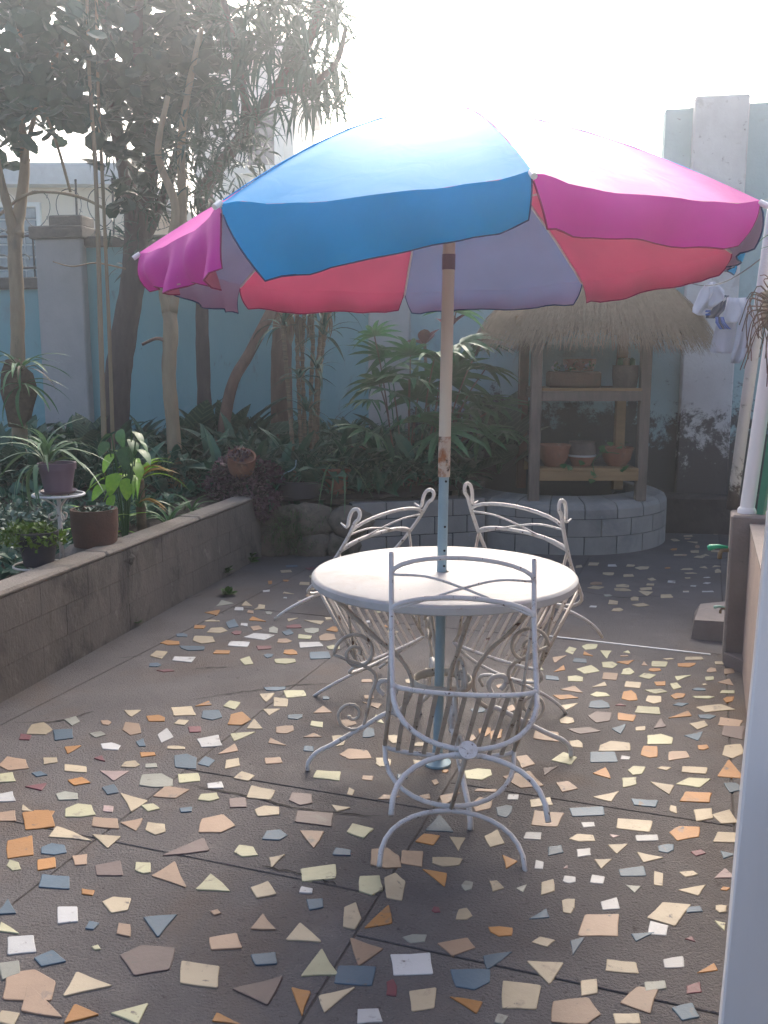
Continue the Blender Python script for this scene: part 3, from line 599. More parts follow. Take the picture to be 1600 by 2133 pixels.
# ------------------------------------------------------------------ veranda edge on the right
va = thing('veranda_wall', 'low pinkish rendered veranda wall ending in a grey pier', 'wall', MG @ Vector((.2,4.7,0)))
MB().box((.222,-.2,-.02), (.34,4.62,.69), MG, bev=.006).build('wall', M_pink, va)
MB().box((.217,-.2,.691), (.345,4.615,.70), MG).build('coping', M_pier, va)
MB().box((.135,4.621,-.02), (.31,4.82,.735), MG, bev=.01).build('pier', M_pier, va)
MB().prism([(MG @ Vector(p))[:2] for p in ((.14,4.60,0),(.235,4.48,0),(.235,4.62,0),(.14,4.62,0))], -.02, .06).build('skirting', M_pier, va)
hw = MB().box((1.5,-.5,-.03), (1.7,5.2,3.3), MG).build('house_wall', mat('lilac_grey_wall', (.36,.33,.36), (.3,.28,.3), 3, .85, .1)); tag(hw, 'lilac grey house wall set back behind the veranda wall', 'wall')
def lean_post(name, label, cat, b, t, r, m, capm, n=10):
    o = thing(name, label, cat, b)
    MB().tube([b+(t-b)*(i/n) for i in range(n+1)], r, 16).build('shaft', m, o, smooth='auto')
    MB().lathe([(r*1.25,0),(r*1.25,.02),(r*1.05,.03)], tuple(b), 16).build('collar', capm, o, smooth='auto')
    return o
def square_post(name, label, cat, b, t, r, m, capm):
    o = thing(name, label, cat, b); d = (t-b); n = 12; q = random.Random(2); vs = []; fs = []
    for i in range(n+1):
        c = b+d*(i/n)
        for k, (sx, sy) in enumerate(((-1,-.9),(-.9,-1),(.9,-1),(1,-.9),(1,.9),(.9,1),(-.9,1),(-1,.9))): p = c+CX*(sx*r)+AX*(sy*r*.8)+Vector((q.uniform(-.0012,.0012),0,0)); vs.append(tuple(p))
    for i in range(n):
        for k in range(8): l = (k+1) % 8; fs.append((i*8+k,i*8+l,i*8+8+l,i*8+8+k))
    MB().add(vs, fs).build('shaft', m, o)
    MB().box((-r*1.2,-r,0),(r*1.2,r,.05), Matrix.Translation(b) @ MG, bev=.006).build('base', capm, o)
b = MG @ Vector((.205,4.72,.733)); lean_post('veranda_post', 'slim white post rising from the grey pier', 'post', b, b+Vector((.17,0,2.1)), .034, M_postwhite, M_postwhite)
b = MG @ Vector((.15,4.80,.733))
o = thing('gutter_pipe', 'chipped grey white pipe behind the slim white post on the pier', 'pipe', b); MB().tube([b+Vector((0,.03,0)), b+Vector((.16,.03,2.1))], .028, 10).build('pipe', M_pillar_old, o, smooth=True)
b = MG @ Vector((.268,4.70,.733)); o = thing('green_door_frame', 'green painted timber upright with pale edge beside the slim white post', 'door frame', b)
MB().tube([b, b+Vector((.17,0,2.1))], .022, 4).build('upright', M_green, o); MB().tube([b+Vector((.03,-.01,0)), b+Vector((.2,-.01,2.1))], .008, 4).build('edge', M_postwhite, o)
b = on_floor(1541,2210); t_ = at_depth(1646,1150,b.y); t_ = b+(t_-b)*(2.6/(t_.z-b.z))
square_post('veranda_post', 'thick bright white post standing on the tiled patio against the pinkish veranda wall', 'post', b-Vector((0,0,.01)), t_, .047, M_postwhite, M_postwhite)
st = thing('step_block', 'worn grey brown concrete step block beside the pier', 'step', MG @ Vector((.07,5.2,0)))
MB().add([tuple(MG @ Vector(p)) for p in ((-.02,5.0,-.01),(.16,5.0,-.01),(.16,5.62,-.01),(-.01,5.6,-.01),(-.005,5.02,.10),(.16,5.02,.105),(.16,5.55,.085),(.02,5.5,.07))], [(0,3,2,1),(4,5,6,7),(0,1,5,4),(1,2,6,5),(2,3,7,6),(3,0,4,7)]).build('block', M_pier, st)
def tap(px, py, label, m, s=1.0):
    p = MG @ Vector((.135,4.70,0)); d = ray(px,py); z = CAM_H+d.z*(p.y/d.y); p.z = z
    o = thing('garden_tap', label, 'tap', p)
    l = -CX
    MB().tube([p+CX*.02, p+l*.03*s, p+l*.04*s+Vector((0,0,-.02*s)), p+l*.04*s+Vector((0,0,-.045*s))], .011*s, 8).build('spout', M_brass, o, smooth=True)
    MB().tube([p+l*.005*s+Vector((0,0,.012*s)), p+l*.05*s+Vector((0,0,.016*s)), p+l*.085*s+Vector((0,0,.008*s)), p+l*.098*s+Vector((0,0,.004*s))], [.008*s,.010*s,.015*s,.011*s], 10).build('handle', m, o, smooth=True)
tap(1515,1146,'tap with long green plastic handle on the grey pier',M_tap); tap(1508,1268,'small pale green tap low on the grey pier',mat('pale_green_plastic',(.35,.55,.45),None,5,.4,0),.55)
# ------------------------------------------------------------------ thatched shelf on the round planter
sh = thing('thatched_shelf', 'timber two tier plant shelf with straw thatch roof on the round planter', 'shelf', (1.58,7.4,.4))
FL, FR, BL_, BR = Vector((1.156,7.05,.39)), Vector((2.0,7.11,.39)), Vector((1.18,7.86,.39)), Vector((1.985,7.76,.39))
for p, m, top in ((FL,M_wood,1.80),(FR,M_wood,1.80),(BL_,M_terradark,1.82),(BR,M_woodnew,1.82)):
    MB().box((p.x-.04,p.y-.035,p.z), (p.x+.04,p.y+.035,top), bev=.004).build('post', m, sh)
for z, m, m2 in ((.555,M_woodnew,M_woodnew),(1.165,M_wood,M_woodnew)):
    MB().box((FL.x+.041,7.025,z), (FR.x-.041,7.06,z+.075), bev=.003).build('shelf_beam', m, sh)
    MB().box((FL.x+.041,7.80,z), (FR.x-.041,7.835,z+.075), bev=.003).build('shelf_beam', m, sh)
    for i in range(5):
        y = 7.022+i*.163; MB().box((FL.x+.02 if i in (0,4) and 0 else FL.x+.042,y,z+.0765), (FR.x-.042,y+.155,z+.096+rnd.uniform(0,.004)), bev=.003).build('plank', m2 if i == 0 else M_wood, sh)
MB().box((.98,6.97,1.725), (2.2,7.012,1.80), bev=.003).build('roof_beam', M_woodnew, sh)
MB().box((.98,7.90,1.725), (2.2,7.94,1.80), bev=.003).build('roof_beam', M_wood, sh)
TC = Vector((1.66,7.46,0)); RX, RY, ZA, ZE = .82, .78, 2.42, 1.75
def thatch(s, a, off=0.0):
    z = ZA-(ZA-ZE)*min(s,1)**1.25-(max(0,s-1)*1.3)
    return Vector((TC.x+(RX+off)*s*math.cos(a), TC.y+(RY+off)*s*math.sin(a), z+off))
vs = []; fs = []
for i in range(9):
    for k in range(32): vs.append(tuple(thatch(i/8*.97, 2*math.pi*k/32, -.03)))
for i in range(8):
    for k in range(32): l = (k+1) % 32; fs.append((i*32+k,(i+1)*32+k,(i+1)*32+l,i*32+l))
MB().add(vs, fs).build('thatch_base', M_strawbase, sh, smooth=True)
mb = MB(); q = random.Random(3)
for i in range(11500):
    a = q.uniform(0, 2*math.pi); s0 = q.uniform(.0,.86)**.8; s1 = min(1.16, s0+q.uniform(.22,.5)) if q.random() < .55 else (q.uniform(.98,1.16) if q.random() < .85 else q.uniform(1.05,1.21))
    if s1 < s0+.1: s1 = s0+.2
    da = q.gauss(0,.06); off = q.uniform(-.02,.045); n = 5; P = []
    for k in range(n+1):
        t = k/n; s = s0+(s1-s0)*t; p = thatch(s, a+da*t*t+q.gauss(0,.006), off*(1-.2*t)); p.z += q.gauss(0,.006); P.append(p)
    w = q.uniform(.0016,.004); b0 = len(mb.v)
    tdir = Vector((-math.sin(a), math.cos(a), q.uniform(-.6,.6))).normalized()
    for k, p in enumerate(P):
        ww = w*(1-.6*k/n); mb.v += [tuple(p-tdir*ww), tuple(p+tdir*ww)]
    for k in range(n): mb.f.append((b0+2*k,b0+2*k+1,b0+2*k+3,b0+2*k+2))
o = mb.build('thatch', M_straw, sh); o['kind'] = 'stuff'

# ------------------------------------------------------------------ pots
def pot(name, label, c, r, h, m, style='plain', group=None, soil=True):
    o = thing(name, label, 'pot', c, group); c = Vector(c)
    if style == 'plain': pr = [(r*.70,0),(r*.93,h*.78),(r*1.0,h*.78),(r*1.02,h),(r*.92,h),(r*.88,h*.86),(0,h*.86)]
    elif style == 'bowl': pr = [(r*.55,0),(r*.85,h*.35),(r*.97,h*.8),(r*1.05,h*.97),(r*1.0,h),(r*.9,h*.85),(0,h*.82)]
    elif style == 'urn': pr = [(r*.55,0),(r*.62,h*.1),(r*.80,h*.35),(r*.82,h*.62),(r*.72,h*.82),(r*.98,h*.86),(r*1.04,h*.93),(r*1.0,h),(r*.86,h),(r*.8,h*.9),(0,h*.88)]
    elif style == 'barrel': pr = [(r*.72,0),(r*.98,h*.3),(r*1.0,h*.6),(r*.86,h*.9),(r*.9,h),(r*.76,h),(r*.72,h*.88),(0,h*.86)]
    else: pr = [(r*.9,0),(r,h*.5),(r,h),(r*.9,h),(r*.88,h*.85),(0,h*.85)]
    wob = (lambda i, a: .035*math.sin(14*a) if i in (3,4) else 0) if style == 'bowl' else None
    MB().lathe(pr[:-1], c, 28, wob).build('body', m, o, smooth='auto')
    if soil: MB().lathe([(pr[-2][0],pr[-2][1]-.002),(0,pr[-2][1]+.01)], c, 20).build('soil', M_soil, o, smooth=True)
    return o
zs = .655
pot('clay_bowl','scalloped terracotta bowl on the lower shelf by the left post',at_depth(1153,970,7.17)*1.0-Vector((0,0,at_depth(1153,970,7.17).z-zs)),.125,.17,M_terra,'bowl')
c = at_depth(1211,970,7.2); c.z = zs
o = pot('stone_pot','round brown textured pot in a pale saucer on the lower shelf',c+Vector((0,0,.06)),.115,.13,M_stonepot,'barrel')
s_ = thing('saucer','pale rimmed terracotta saucer bowl under the round brown pot','saucer',c); MB().lathe([(.07,0),(.10,.07),(.108,.075),(.104,.062),(0,.058)],c,24).build('dish',M_terra,s_,smooth='auto'); MB().lathe([(.1045,.0705),(.112,.076),(.112,.088),(.104,.088)],c,24).build('rim',M_pillar,s_,smooth=True)
c = at_depth(1284,972,7.2); c.z = zs; pot('clay_bowl','wide terracotta bowl with trailing ivy on the lower shelf',c,.125,.145,M_terra,'bowl'); IVY = c.copy()
zs = 1.265
c = at_depth(1194,800,7.24); c.z = zs
o = thing('planter_box','dark long planter trough with small white flowers on the upper shelf','planter',c)
MB().box((c.x-.2,c.y-.09,zs),(c.x+.2,c.y+.09,zs+.12),bev=.012).build('trough',M_terradark,o); MB().box((c.x-.18,c.y-.07,zs+.1),(c.x+.18,c.y+.07,zs+.124)).build('soil',M_soil,o)
TR = c.copy()
c2 = at_depth(1207,760,7.5); c2.z = zs; pot('clay_pot','red terracotta pot behind the dark trough on the upper shelf',c2,.13,.22,M_terra,'plain')
c3 = at_depth(1302,800,7.22); c3.z = zs; o = pot('stone_pot','squat mottled pot of cactus on the upper shelf by the right post',c3,.10,.17,M_stonepot,'cyl'); CAC = c3.copy()

# ------------------------------------------------------------------ round table with scroll legs
TBL = Vector((.212,3.18,0)); TH, TR_ = .722, .468
tb = thing('round_table','round white painted metal garden table with scroll legs under the umbrella','table',TBL)
seg = 72; pr = [(.02,TH),(TR_-.016,TH),(TR_-.006,TH-.003),(TR_,TH-.010),(TR_,TH-.030),(TR_-.004,TH-.034),(TR_-.008,TH-.030),(TR_-.010,TH-.006),(.02,TH-.006)]
MB().lathe(pr+[pr[0]], TBL, seg).build('table_top', M_top, tb, smooth='auto')
MB().tube([TBL+Vector((.40*math.cos(a*.2618),.40*math.sin(a*.2618),TH-.016)) for a in range(24)], .009, 6, closed=True).build('support_ring', M_white2, tb, smooth=True)
MB().tube([TBL+Vector((.105*math.cos(a*.2618),.105*math.sin(a*.2618),.315)) for a in range(24)], .017, 6, closed=True, flat=.25).build('ring', M_white2, tb, smooth=True)
def spiral(c, r0, r1, a0, a1, n=22): return [(c[0]+(r0+(r1-r0)*i/n)*math.cos(a0+(a1-a0)*i/n), c[1]+(r0+(r1-r0)*i/n)*math.sin(a0+(a1-a0)*i/n)) for i in range(n+1)]
up_sp = spiral((.312,.433), .012, .078, R(-250), R(-250+610-70)) 
for k in range(4):
    az = R(187+90*k); e = Vector((math.cos(az), math.sin(az), 0))
    T3 = lambda pts: [TBL+e*p[0]+Vector((0,0,p[1])) for p in pts]
    lg = MB().tube(spline(T3([(.44,.705),(.43,.675),(.36,.61),(.24,.485),(.175,.43),(.125,.36),(.112,.30),(.135,.235),(.165,.21)]),6), .0085, 7).build('leg', M_white2, tb, smooth=True)
    MB().tube(spline(T3([(.215,.275),(.235,.30),(.225,.325),(.185,.32),(.17,.29),(.185,.255),(.19,.225),(.165,.195),(.20,.205),(.30,.150),(.40,.095),(.455,.068),(.485,.035),(.49,.003)]),5), .0095, 7).build('foot_rod', M_white, lg, smooth=True)
    s1 = spiral((.312,.432), .010, .080, R(200), R(200-560))      # upper scroll, ends pointing down on the inner side
    s2 = spiral((.330,.205), .068, .010, R(180), R(180+520))
    path = s1 + [(.29,.33),(.275,.30),(.262+.01,.275)][:0] + [(.285,.345),(.30,.315)][:0]
    MB().tube(spline(T3([(p[0],p[1]) for p in s1]),2), .007, 6).build('scroll', M_white2, lg, smooth=True)
    endp = s1[-1]
    MB().tube(spline(T3([endp,(.245,.385),(.275,.335),(.262+.02,.27)] [:1]+[(.236,.42),(.25,.37),(.285,.315),(.262,.245)][:0]+[(.25,.36),(.262,.27),s2[2]]),6)+T3(s2[3:]), .007, 6).build('scroll', M_white2, lg, smooth=True)

# ------------------------------------------------------------------ chairs, tipped forward against the table
def rotm(yaw, pit, rol): return Matrix.Rotation(yaw,4,'Z') @ Matrix.Rotation(pit,4,'X') @ Matrix.Rotation(rol,4,'Y')
def make_chair(name, label, loc, yaw, pit, rol, curl=True):
    root = thing(name, label, 'chair', loc, 'white metal chairs tipped against the table')
    root.matrix_basis = Matrix.Translation(loc) @ rotm(yaw, pit, rol)
    W, S, D, TP, CZ = .204, .38, .392, .79, .186
    def bk(z): return -D-.069*(max(0,(z-S))/(TP-S))**1.9
    def bp(x, z, o=0.0): return (x*(1+.07*(z-S)/(TP-S)), bk(z)+o, z)
    def B(nm, pts, r=.0077, n=6, m=M_white, seg=8, ): return MB().tube(spline(pts,n) if n else pts, r, seg).build(nm, m, root, smooth=True, world=False)
    for sx in (-1,1):       # back posts, curled over at the top on two of the chairs
        x = sx*W; st = [bp(x,z) for z in (S-.015,.48,.58,.68,.74,TP)]
        if curl:
            y0 = bk(TP); X = x*1.075
            st += [(X,y0+.000,TP+.028),(X,y0-.014,TP+.050),(X,y0-.034,TP+.048),(X,y0-.044,TP+.020),(X,y0-.032,TP-.014),(X,y0-.014,TP-.040),(X,y0-.012,TP-.058),(X,y0-.040,TP-.074)]
            B('back_post', st, [.0077]*66+[.0077-.0004*i for i in range(13)])
        else: B('back_post', st)
    def arch(z0, h, wx, n=12):
        return [(-wx*(1+.07*(z0-S)/(TP-S))*math.cos(math.pi*i/n), bk(z0+h*math.sin(math.pi*i/n))-.014*math.sin(math.pi*i/n), z0+h*math.sin(math.pi*i/n)) for i in range(n+1)]
    B('top_rail', arch(.725,.05,W), .0074, n=0)
    B('lower_rail', arch(.610,.042,W), .0082, n=0)
    for sx in (-1,1):       # crossed bowed rods
        B('cross_rod', [bp(-sx*W,.722),bp(-sx*W*.5,.716,-.008),bp(0,.683,-.013),bp(sx*W*.52,.645,-.008),bp(sx*W,.612)], .0042, n=5)
    def bar(y0, y1, n=12): return [(-W*math.cos(math.pi*i/n), y0+(y1-y0)*math.sin(math.pi*i/n), S-.026*math.sin(math.pi*i/n)) for i in range(n+1)]
    B('seat_back_rail', bar(-D,-D-.004), .0077, n=0)
    B('seat_front_rail', bar(0,.004), .0077, n=0)
    for sx in (-1,1): MB().tube([(sx*W,-D,S),(sx*W,0,S)], .0072, 6).build('seat_side_rail', M_white2, root, smooth=True, world=False)
    for sx in (-1,1): MB().tube([bp(sx*W*.99,.612),(sx*W*.99,-.03,S)], .0058, 6).build('side_brace', M_white2, root, smooth=True, world=False)
    for i in range(1,10):
        x = -W+2*W*i/10; k = math.sin(math.acos(max(-1,min(1,x/W))))
        MB().box((x-.0068,-D-.002,S-.026*k-.003), (x+.0068,.002,S-.026*k+.003)).build('slat', M_white2, root, world=False)
    for y, nm in ((0,'front_leg'),(-D,'rear_leg')):
        N = 16; u = [(-W*math.cos(math.pi*i/N), y, S-(S-CZ-.006)*math.sin(math.pi*i/N)**.8) for i in range(N+1)]
        MB().tube(u, .0077, 8).build(nm+'_bow', M_white, root, smooth=True, world=False)
        wf = W+.008 if y == 0 else W-.002
        d = [(-wf*math.cos(math.pi*i/N), y, (CZ-.012)*math.sin(math.pi*i/N)**.8+.004) for i in range(N+1)]
        MB().tube(d, .0077, 8).build(nm, M_white, root, smooth=True, world=False)
    MB().tube([(0,-D,CZ-.002),(0,0,CZ-.002)], .0068, 6).build('stretcher', M_white2, root, smooth=True, world=False)
    MB().tube([(0,-D-.012,CZ-.002),(0,-D-.018,CZ-.002)], .026, 18).build('disc', M_white, root, smooth='auto', world=False)
    return root
make_chair('metal_chair','white metal slat chair with straight post ends tipped forward from the open patio side',(.198,2.45,.004),R(4.8),R(-48.5),R(4.8),False)
make_chair('metal_chair','white metal chair with curled post tops tipped onto the table from the low wall side',(-.17,4.039,.004),R(231.5),R(-53),R(7.5))
make_chair('metal_chair','white metal chair with curled post tops tipped onto the table on the round planter side',(.607,3.813,.004),R(136.3),R(-43.9),R(-5.2))

# ------------------------------------------------------------------ umbrella
um = thing('patio_umbrella','large beach umbrella with alternating blue and pink panels standing through the table','umbrella',(.196,3.18,0))
PB, PT = Vector((.196,3.18,0)), Vector((.2235,3.18,2.3))
def pp(z): return PB+(PT-PB)*(z/2.3)
lo = MB().tube([pp(z) for z in (0,.3,.6,.9,1.07)], .0175, 18).build('lower_pole', M_polelow, um, smooth='auto')
for z in (1.045,.885,.745,.80): c = pp(z); MB().tube([c+Vector((.006,-.0150,0)), c+Vector((.0066,-.0178,0))], .0042, 8).build('hole', M_crack, lo)
MB().tube([pp(1.06),pp(1.12),pp(1.20)], .0212, 18).build('rust_band', M_rust, um, smooth='auto')
MB().tube([pp(z) for z in (1.2005,1.5,1.8,2.235)], .0208, 18).build('upper_pole', M_poleup, um, smooth='auto')
MB().tube([pp(1.76),pp(1.81)], .0225, 18).build('catch', mat('purple_grey_plastic', (.25,.17,.22), None, 8, .5, 0), um, smooth='auto')
MB().lathe([(.05,0),(.05,.008),(.024,.02),(.0185,.05),(.0185,.06)], PB, 20).build('base_socket', M_polelow, um, smooth='auto')
def fabric(name, c, tr, sheen=.2):
    m = bpy.data.materials.new(name); m.use_nodes = True; nt = m.node_tree; L = nt.links; bs = nt.nodes['Principled BSDF']
    tc = nt.nodes.new('ShaderNodeTexCoord'); cc = ramp(nt, noise(nt, tc.outputs['Object'], 4), [(.3, tuple(x*.9 for x in c)), (.7, c)])
    L.new(cc, bs.inputs['Base Color']); bs.inputs['Roughness'].default_value = .55; bs.inputs['Specular IOR Level'].default_value = .25
    b = nt.nodes.new('ShaderNodeBump'); b.inputs['Strength'].default_value = .09; b.inputs['Distance'].default_value = .02
    L.new(noise(nt, tc.outputs['Object'], 9, 3, .5, 1.2), b.inputs['Height']); L.new(b.outputs[0], bs.inputs['Normal'])
    t = nt.nodes.new('ShaderNodeBsdfTranslucent'); L.new(cc, t.inputs[0]); mx = nt.nodes.new('ShaderNodeMixShader'); mx.inputs[0].default_value = tr
    L.new(bs.outputs[0], mx.inputs[1]); L.new(t.outputs[0], mx.inputs[2]); L.new(mx.outputs[0], nt.nodes['Material Output'].inputs[0]); return m
F_blue = fabric('blue_fabric', (.006,.46,.88), .22); F_pink = fabric('pink_fabric', (.88,.06,.50), .22)
F_lil = fabric('lilac_lining', (.66,.49,.58), .3); F_red = fabric('red_pink_lining', (.78,.31,.42), .3)
F_hemb = mat('navy_hem', (.03,.06,.17), None, 8, .8, 0); F_hemp = mat('crimson_hem', (.40,.03,.13), None, 8, .8, 0)
UC = Vector((.213,3.183,1.82)); UR = 1.008; TH0 = -2.235; UH = .44
MU = Matrix.Translation(UC) @ Matrix.Rotation(-.055,4,'X') @ Matrix.Rotation(-.028,4,'Y')
def rib_pt(k, s): 
    a = TH0+k*math.pi/4; return Vector((UR*s*math.cos(a), UR*s*math.sin(a), UH*(1-s**1.5)))
FLAP = {0:((.19,.10),(.115,.0)), 1:((.115,.115),(.05,.075)), 7:((.13,.155),(.005,.02)), 6:((.12,.09),(.05,.03)), 2:((.10,.09),(.04,.05))}   # panel k: drop at both ends, inset at both ends
ur = random.Random(11)
for k in range(8):
    blue = (k % 2 == 0); fo, fi, hm = (F_blue,F_lil,F_hemb) if blue else (F_pink,F_red,F_hemp)
    ns, ntt = 16, 14; ph = ur.uniform(0,6)
    def surf(s, t, off=0.0):
        p = rib_pt(k,s).lerp(rib_pt(k+1,s), t); bow = math.sin(math.pi*t)
        p.z -= .035*bow*s*(1-s*.55); 
        rdl = Vector((p.x,p.y,0)); p -= rdl*(.025*bow*s*s)
        p.z += .006*math.sin(9*t+ph)*s*s*bow+.0045*s**3*math.sin(34*t+2*ph)*abs(2*t-1)**1.5
        n_ = Vector((p.x,p.y,.75)).normalized(); return MU @ (p-n_*off)
    def sheet(f, n, m, flip=False):
        vs = [tuple(f(i/n, j/m)) for i in range(n+1) for j in range(m+1)]; fs = []
        for i in range(n):
            for j in range(m):
                a_ = i*(m+1)+j; q_ = (a_,a_+1,a_+m+2,a_+m+1); fs.append(tuple(reversed(q_)) if flip else q_)
        return MB().add(vs, fs)
    pn = sheet(lambda i,j: surf(.02+.98*i, j), ns, ntt, True).build('canopy_panel', fo, um, smooth=True)
    sheet(lambda i,j: surf(.02+.98*i, j, .004), ns, ntt).build('lining', fi, pn, smooth=True)
    (d0,d1),(i0,i1) = FLAP.get(k, ((.09,.09),(.035,.035)))
    wv = ur.uniform(.010,.02) if k != 7 else .03; fr = ur.choice((2.0,2.5,3.0)) if k != 7 else 4.0
    tl = (rib_pt(k+1,1)-rib_pt(k,1)); tn = tl.normalized(); LN = tl.length
    def flap(i, j, off=0.0):
        u = i; t0 = j; e = rib_pt(k,1).lerp(rib_pt(k+1,1), t0); bow = math.sin(math.pi*t0)
        rad = Vector((e.x,e.y,0)).normalized()
        p = surf(1.0, t0); inset = (i0*(1-t0)-i1*t0)*u**1.2
        tw = (MU.to_3x3() @ tn); rw = (MU.to_3x3() @ rad)
        drop = (d0*(1-t0)+d1*t0)*u*(1+.06*math.sin(5*t0+ph))
        p = p+tw*inset+Vector((0,0,-drop))+rw*(.05*u-.055*u*u+wv*u*math.sin(fr*2*math.pi*t0+ph))
        if k == 7: p += rw*(.02*u*math.sin(11*t0+3*u))+Vector((0,0,.018*u*math.sin(13*t0)))
        return p-rw*off
    sheet(flap, 7, 20).build('valance', fo, pn, smooth=True)
    sheet(lambda i,j: flap(i,j,.004), 7, 20, True).build('valance_lining', fi, pn, smooth=True)
    hp = [flap(i/7,0,.002) for i in range(1,8)]+[flap(1,j/20,.002) for j in range(1,21)]+[flap(i/7,1,.002) for i in range(6,0,-1)]
    MB().tube(hp, .0026, 5).build('hem', hm, pn, smooth=True)
    rbp = [MU @ (rib_pt(k,s)-Vector((0,0,.012))) for s in (.03,.25,.5,.75,.93,1.0)]
    ribo = MB().tube(rbp, .005, 6).build('rib', M_postwhite, um, smooth=True)
    e = MU @ rib_pt(k,1.0); e2 = MU @ rib_pt(k,1.022)
    MB().tube([e, e2], .008, 8).build('tip', M_postwhite, ribo, smooth='auto')
    MB().tube([MU @ (rib_pt(k,s)+Vector((0,0,.001))) for s in (.05,.2,.35,.5,.65,.8,.9,.99)], .002, 5).build('seam', F_blue if k % 2 == 0 else F_pink, ribo, smooth=True)
    MB().tube([pp(1.93)+((MU @ rib_pt(k,.5))-pp(1.93))*.04, MU @ (rib_pt(k,.55)-Vector((0,0,.016)))], .0038, 5).build('strut', M_postwhite, um)
MB().lathe([(.045,-.01),(.045,.004),(.030,.012),(0,.016)], MU @ Vector((0,0,UH)), 16).build('finial', M_postwhite, um, smooth='auto')
MB().lathe([(.03,-.02),(.035,0),(.035,.03),(.022,.035)], pp(1.92), 14).build('runner', M_postwhite, um, smooth='auto')

# ------------------------------------------------------------------ washing on a line by the stained pillar
LNA = MW @ Vector((p3a+.02,-.12,2.12)); LNB = MG @ Vector((.30,4.74,2.02))
cl = thing('clothes_line','thin grey clothes line between the stained pillar and the slim white post','clothes line',LNA)
lp = [LNA.lerp(LNB,i/20)-Vector((0,0,.10*math.sin(math.pi*i/20))) for i in range(21)]; MB().tube(lp, .004, 5).build('line', M_line, cl)
def cloth(rows, y, m, name, parent, yo=0.0, fold=.025, seed=0, thick=.006):
    """rows: (left px, right px, py) outline of a hanging garment, built as a thick wavy sheet"""
    r = random.Random(seed); n = 12; f1, f2 = r.uniform(0,6), r.uniform(0,6); vs = []; fs = []; m_ = n+1
    P = []
    for side in (0,1):
        for i, (xl,xr_,py) in enumerate(rows):
            for j in range(n+1):
                t = j/n; p = at_depth(xl+(xr_-xl)*t, py, y); p.y += yo+fold*math.sin(7*t+f1+.5*i)+fold*.5*math.sin(15*t+f2)+side*thick; vs.append(tuple(p))
    N = len(rows)*m_
    for i in range(len(rows)-1):
        for j in range(n):
            a_ = i*m_+j; fs.append((a_,a_+m_,a_+m_+1,a_+1)); fs.append((N+a_,N+a_+1,N+a_+m_+1,N+a_+m_))
    for i in range(len(rows)-1):
        for j in (0,n): a_ = i*m_+j; fs.append((a_,a_+m_,N+a_+m_,N+a_) if j else (a_,N+a_,N+a_+m_,a_+m_))
    for j in range(n):
        b_ = (len(rows)-1)*m_+j; fs.append((b_,N+b_,N+b_+1,b_+1)); fs.append((j,j+1,N+j+1,N+j))
    return MB().add(vs, fs).build(name, m, parent, smooth=True)
YL = 6.95
g1 = thing('hanging_shirt','pale grey shirt with navy and blue striped band draped over the clothes line','shirt',at_depth(1485,640,YL))
cloth([(1480,1492,587),(1470,1500,592),(1460,1512,605),(1452,1505,622),(1443,1490,640),(1441,1478,650),(1452,1468,657)],YL,M_clothw,'sleeve',g1,0,.02,1)
cloth([(1476,1500,598),(1477,1512,612),(1476,1516,624),(1475,1500,634),(1476,1488,641)],YL-.03,M_cloth,'fold',g1,0,.015,2)
cloth([(1500,1520,615),(1492,1513,630),(1484,1510,645),(1472,1500,655),(1470,1494,663)],YL-.02,M_navy,'dark_band',g1,0,.012,3)
for k in range(2): cloth([(1471,1481,646+k*7),(1470,1480,650+k*7)],YL-.05,M_bluestripe,'stripe',g1,0,.004,4)
g2 = thing('hanging_trousers','pale blue grey sports trousers with blue side stripes hanging on the clothes line','trousers',at_depth(1530,660,YL-.1))
cloth([(1513,1553,620),(1511,1552,632),(1507,1548,645),(1503,1545,657),(1505,1540,668),(1515,1536,673)],YL-.12,M_clothw,'waist',g2,0,.02,5)
cloth([(1493,1535,662),(1489,1534,680),(1485,1532,700),(1480,1529,720),(1478,1527,732),(1492,1524,736)],YL-.06,M_cloth,'leg',g2,0,.012,6)
cloth([(1545,1562,622),(1544,1566,645),(1540,1568,670),(1534,1560,695),(1528,1556,720),(1521,1548,745),(1521,1538,757)],YL-.16,M_cloth,'leg',g2,0,.03,7)
for k in range(3): cloth([(1491+k*5,1497+k*5,660),(1491+k*6,1499+k*6,672),(1497+k*6,1507+k*6,682),(1500+k*6,1512+k*6,686)],YL-.17,M_bluestripe if k != 1 else M_navy,'stripe',g2,0,.003,8+k)
# ------------------------------------------------------------------ trees and planting
pr_ = random.Random(77)
def soil_at(px, y):
    x = at_depth(px, 900, y).x; return Vector((x, y, soil_h(x,y)-.02))
def path(pts, y, dy=0.0): 
    out = []
    for i, p in enumerate(pts):
        q = at_depth(p[0], p[1], y+dy*i/max(1,len(pts)-1)); out.append(q)
    return out
def rooted(pts, y, dy=0.0):            # trunk: the pixel path, with its foot on the soil
    P = path(pts, y, dy); b = soil_at(pts[0][0], y); P[0] = Vector((P[0].x, y, min(b.z, P[0].z))); return P
def knobby(P, r, seed, n=6, seg=9):
    q = random.Random(seed); S = spline(P, n); N = len(S); rr = []
    for i in range(N):
        t = i/(N-1); a = r[0]+(r[1]-r[0])*t; rr.append(a*(1+q.uniform(-.06,.06))*(1+.35*math.exp(-14*t) if r[0] > .04 else 1))
    return MB().tube(S, rr, seg)
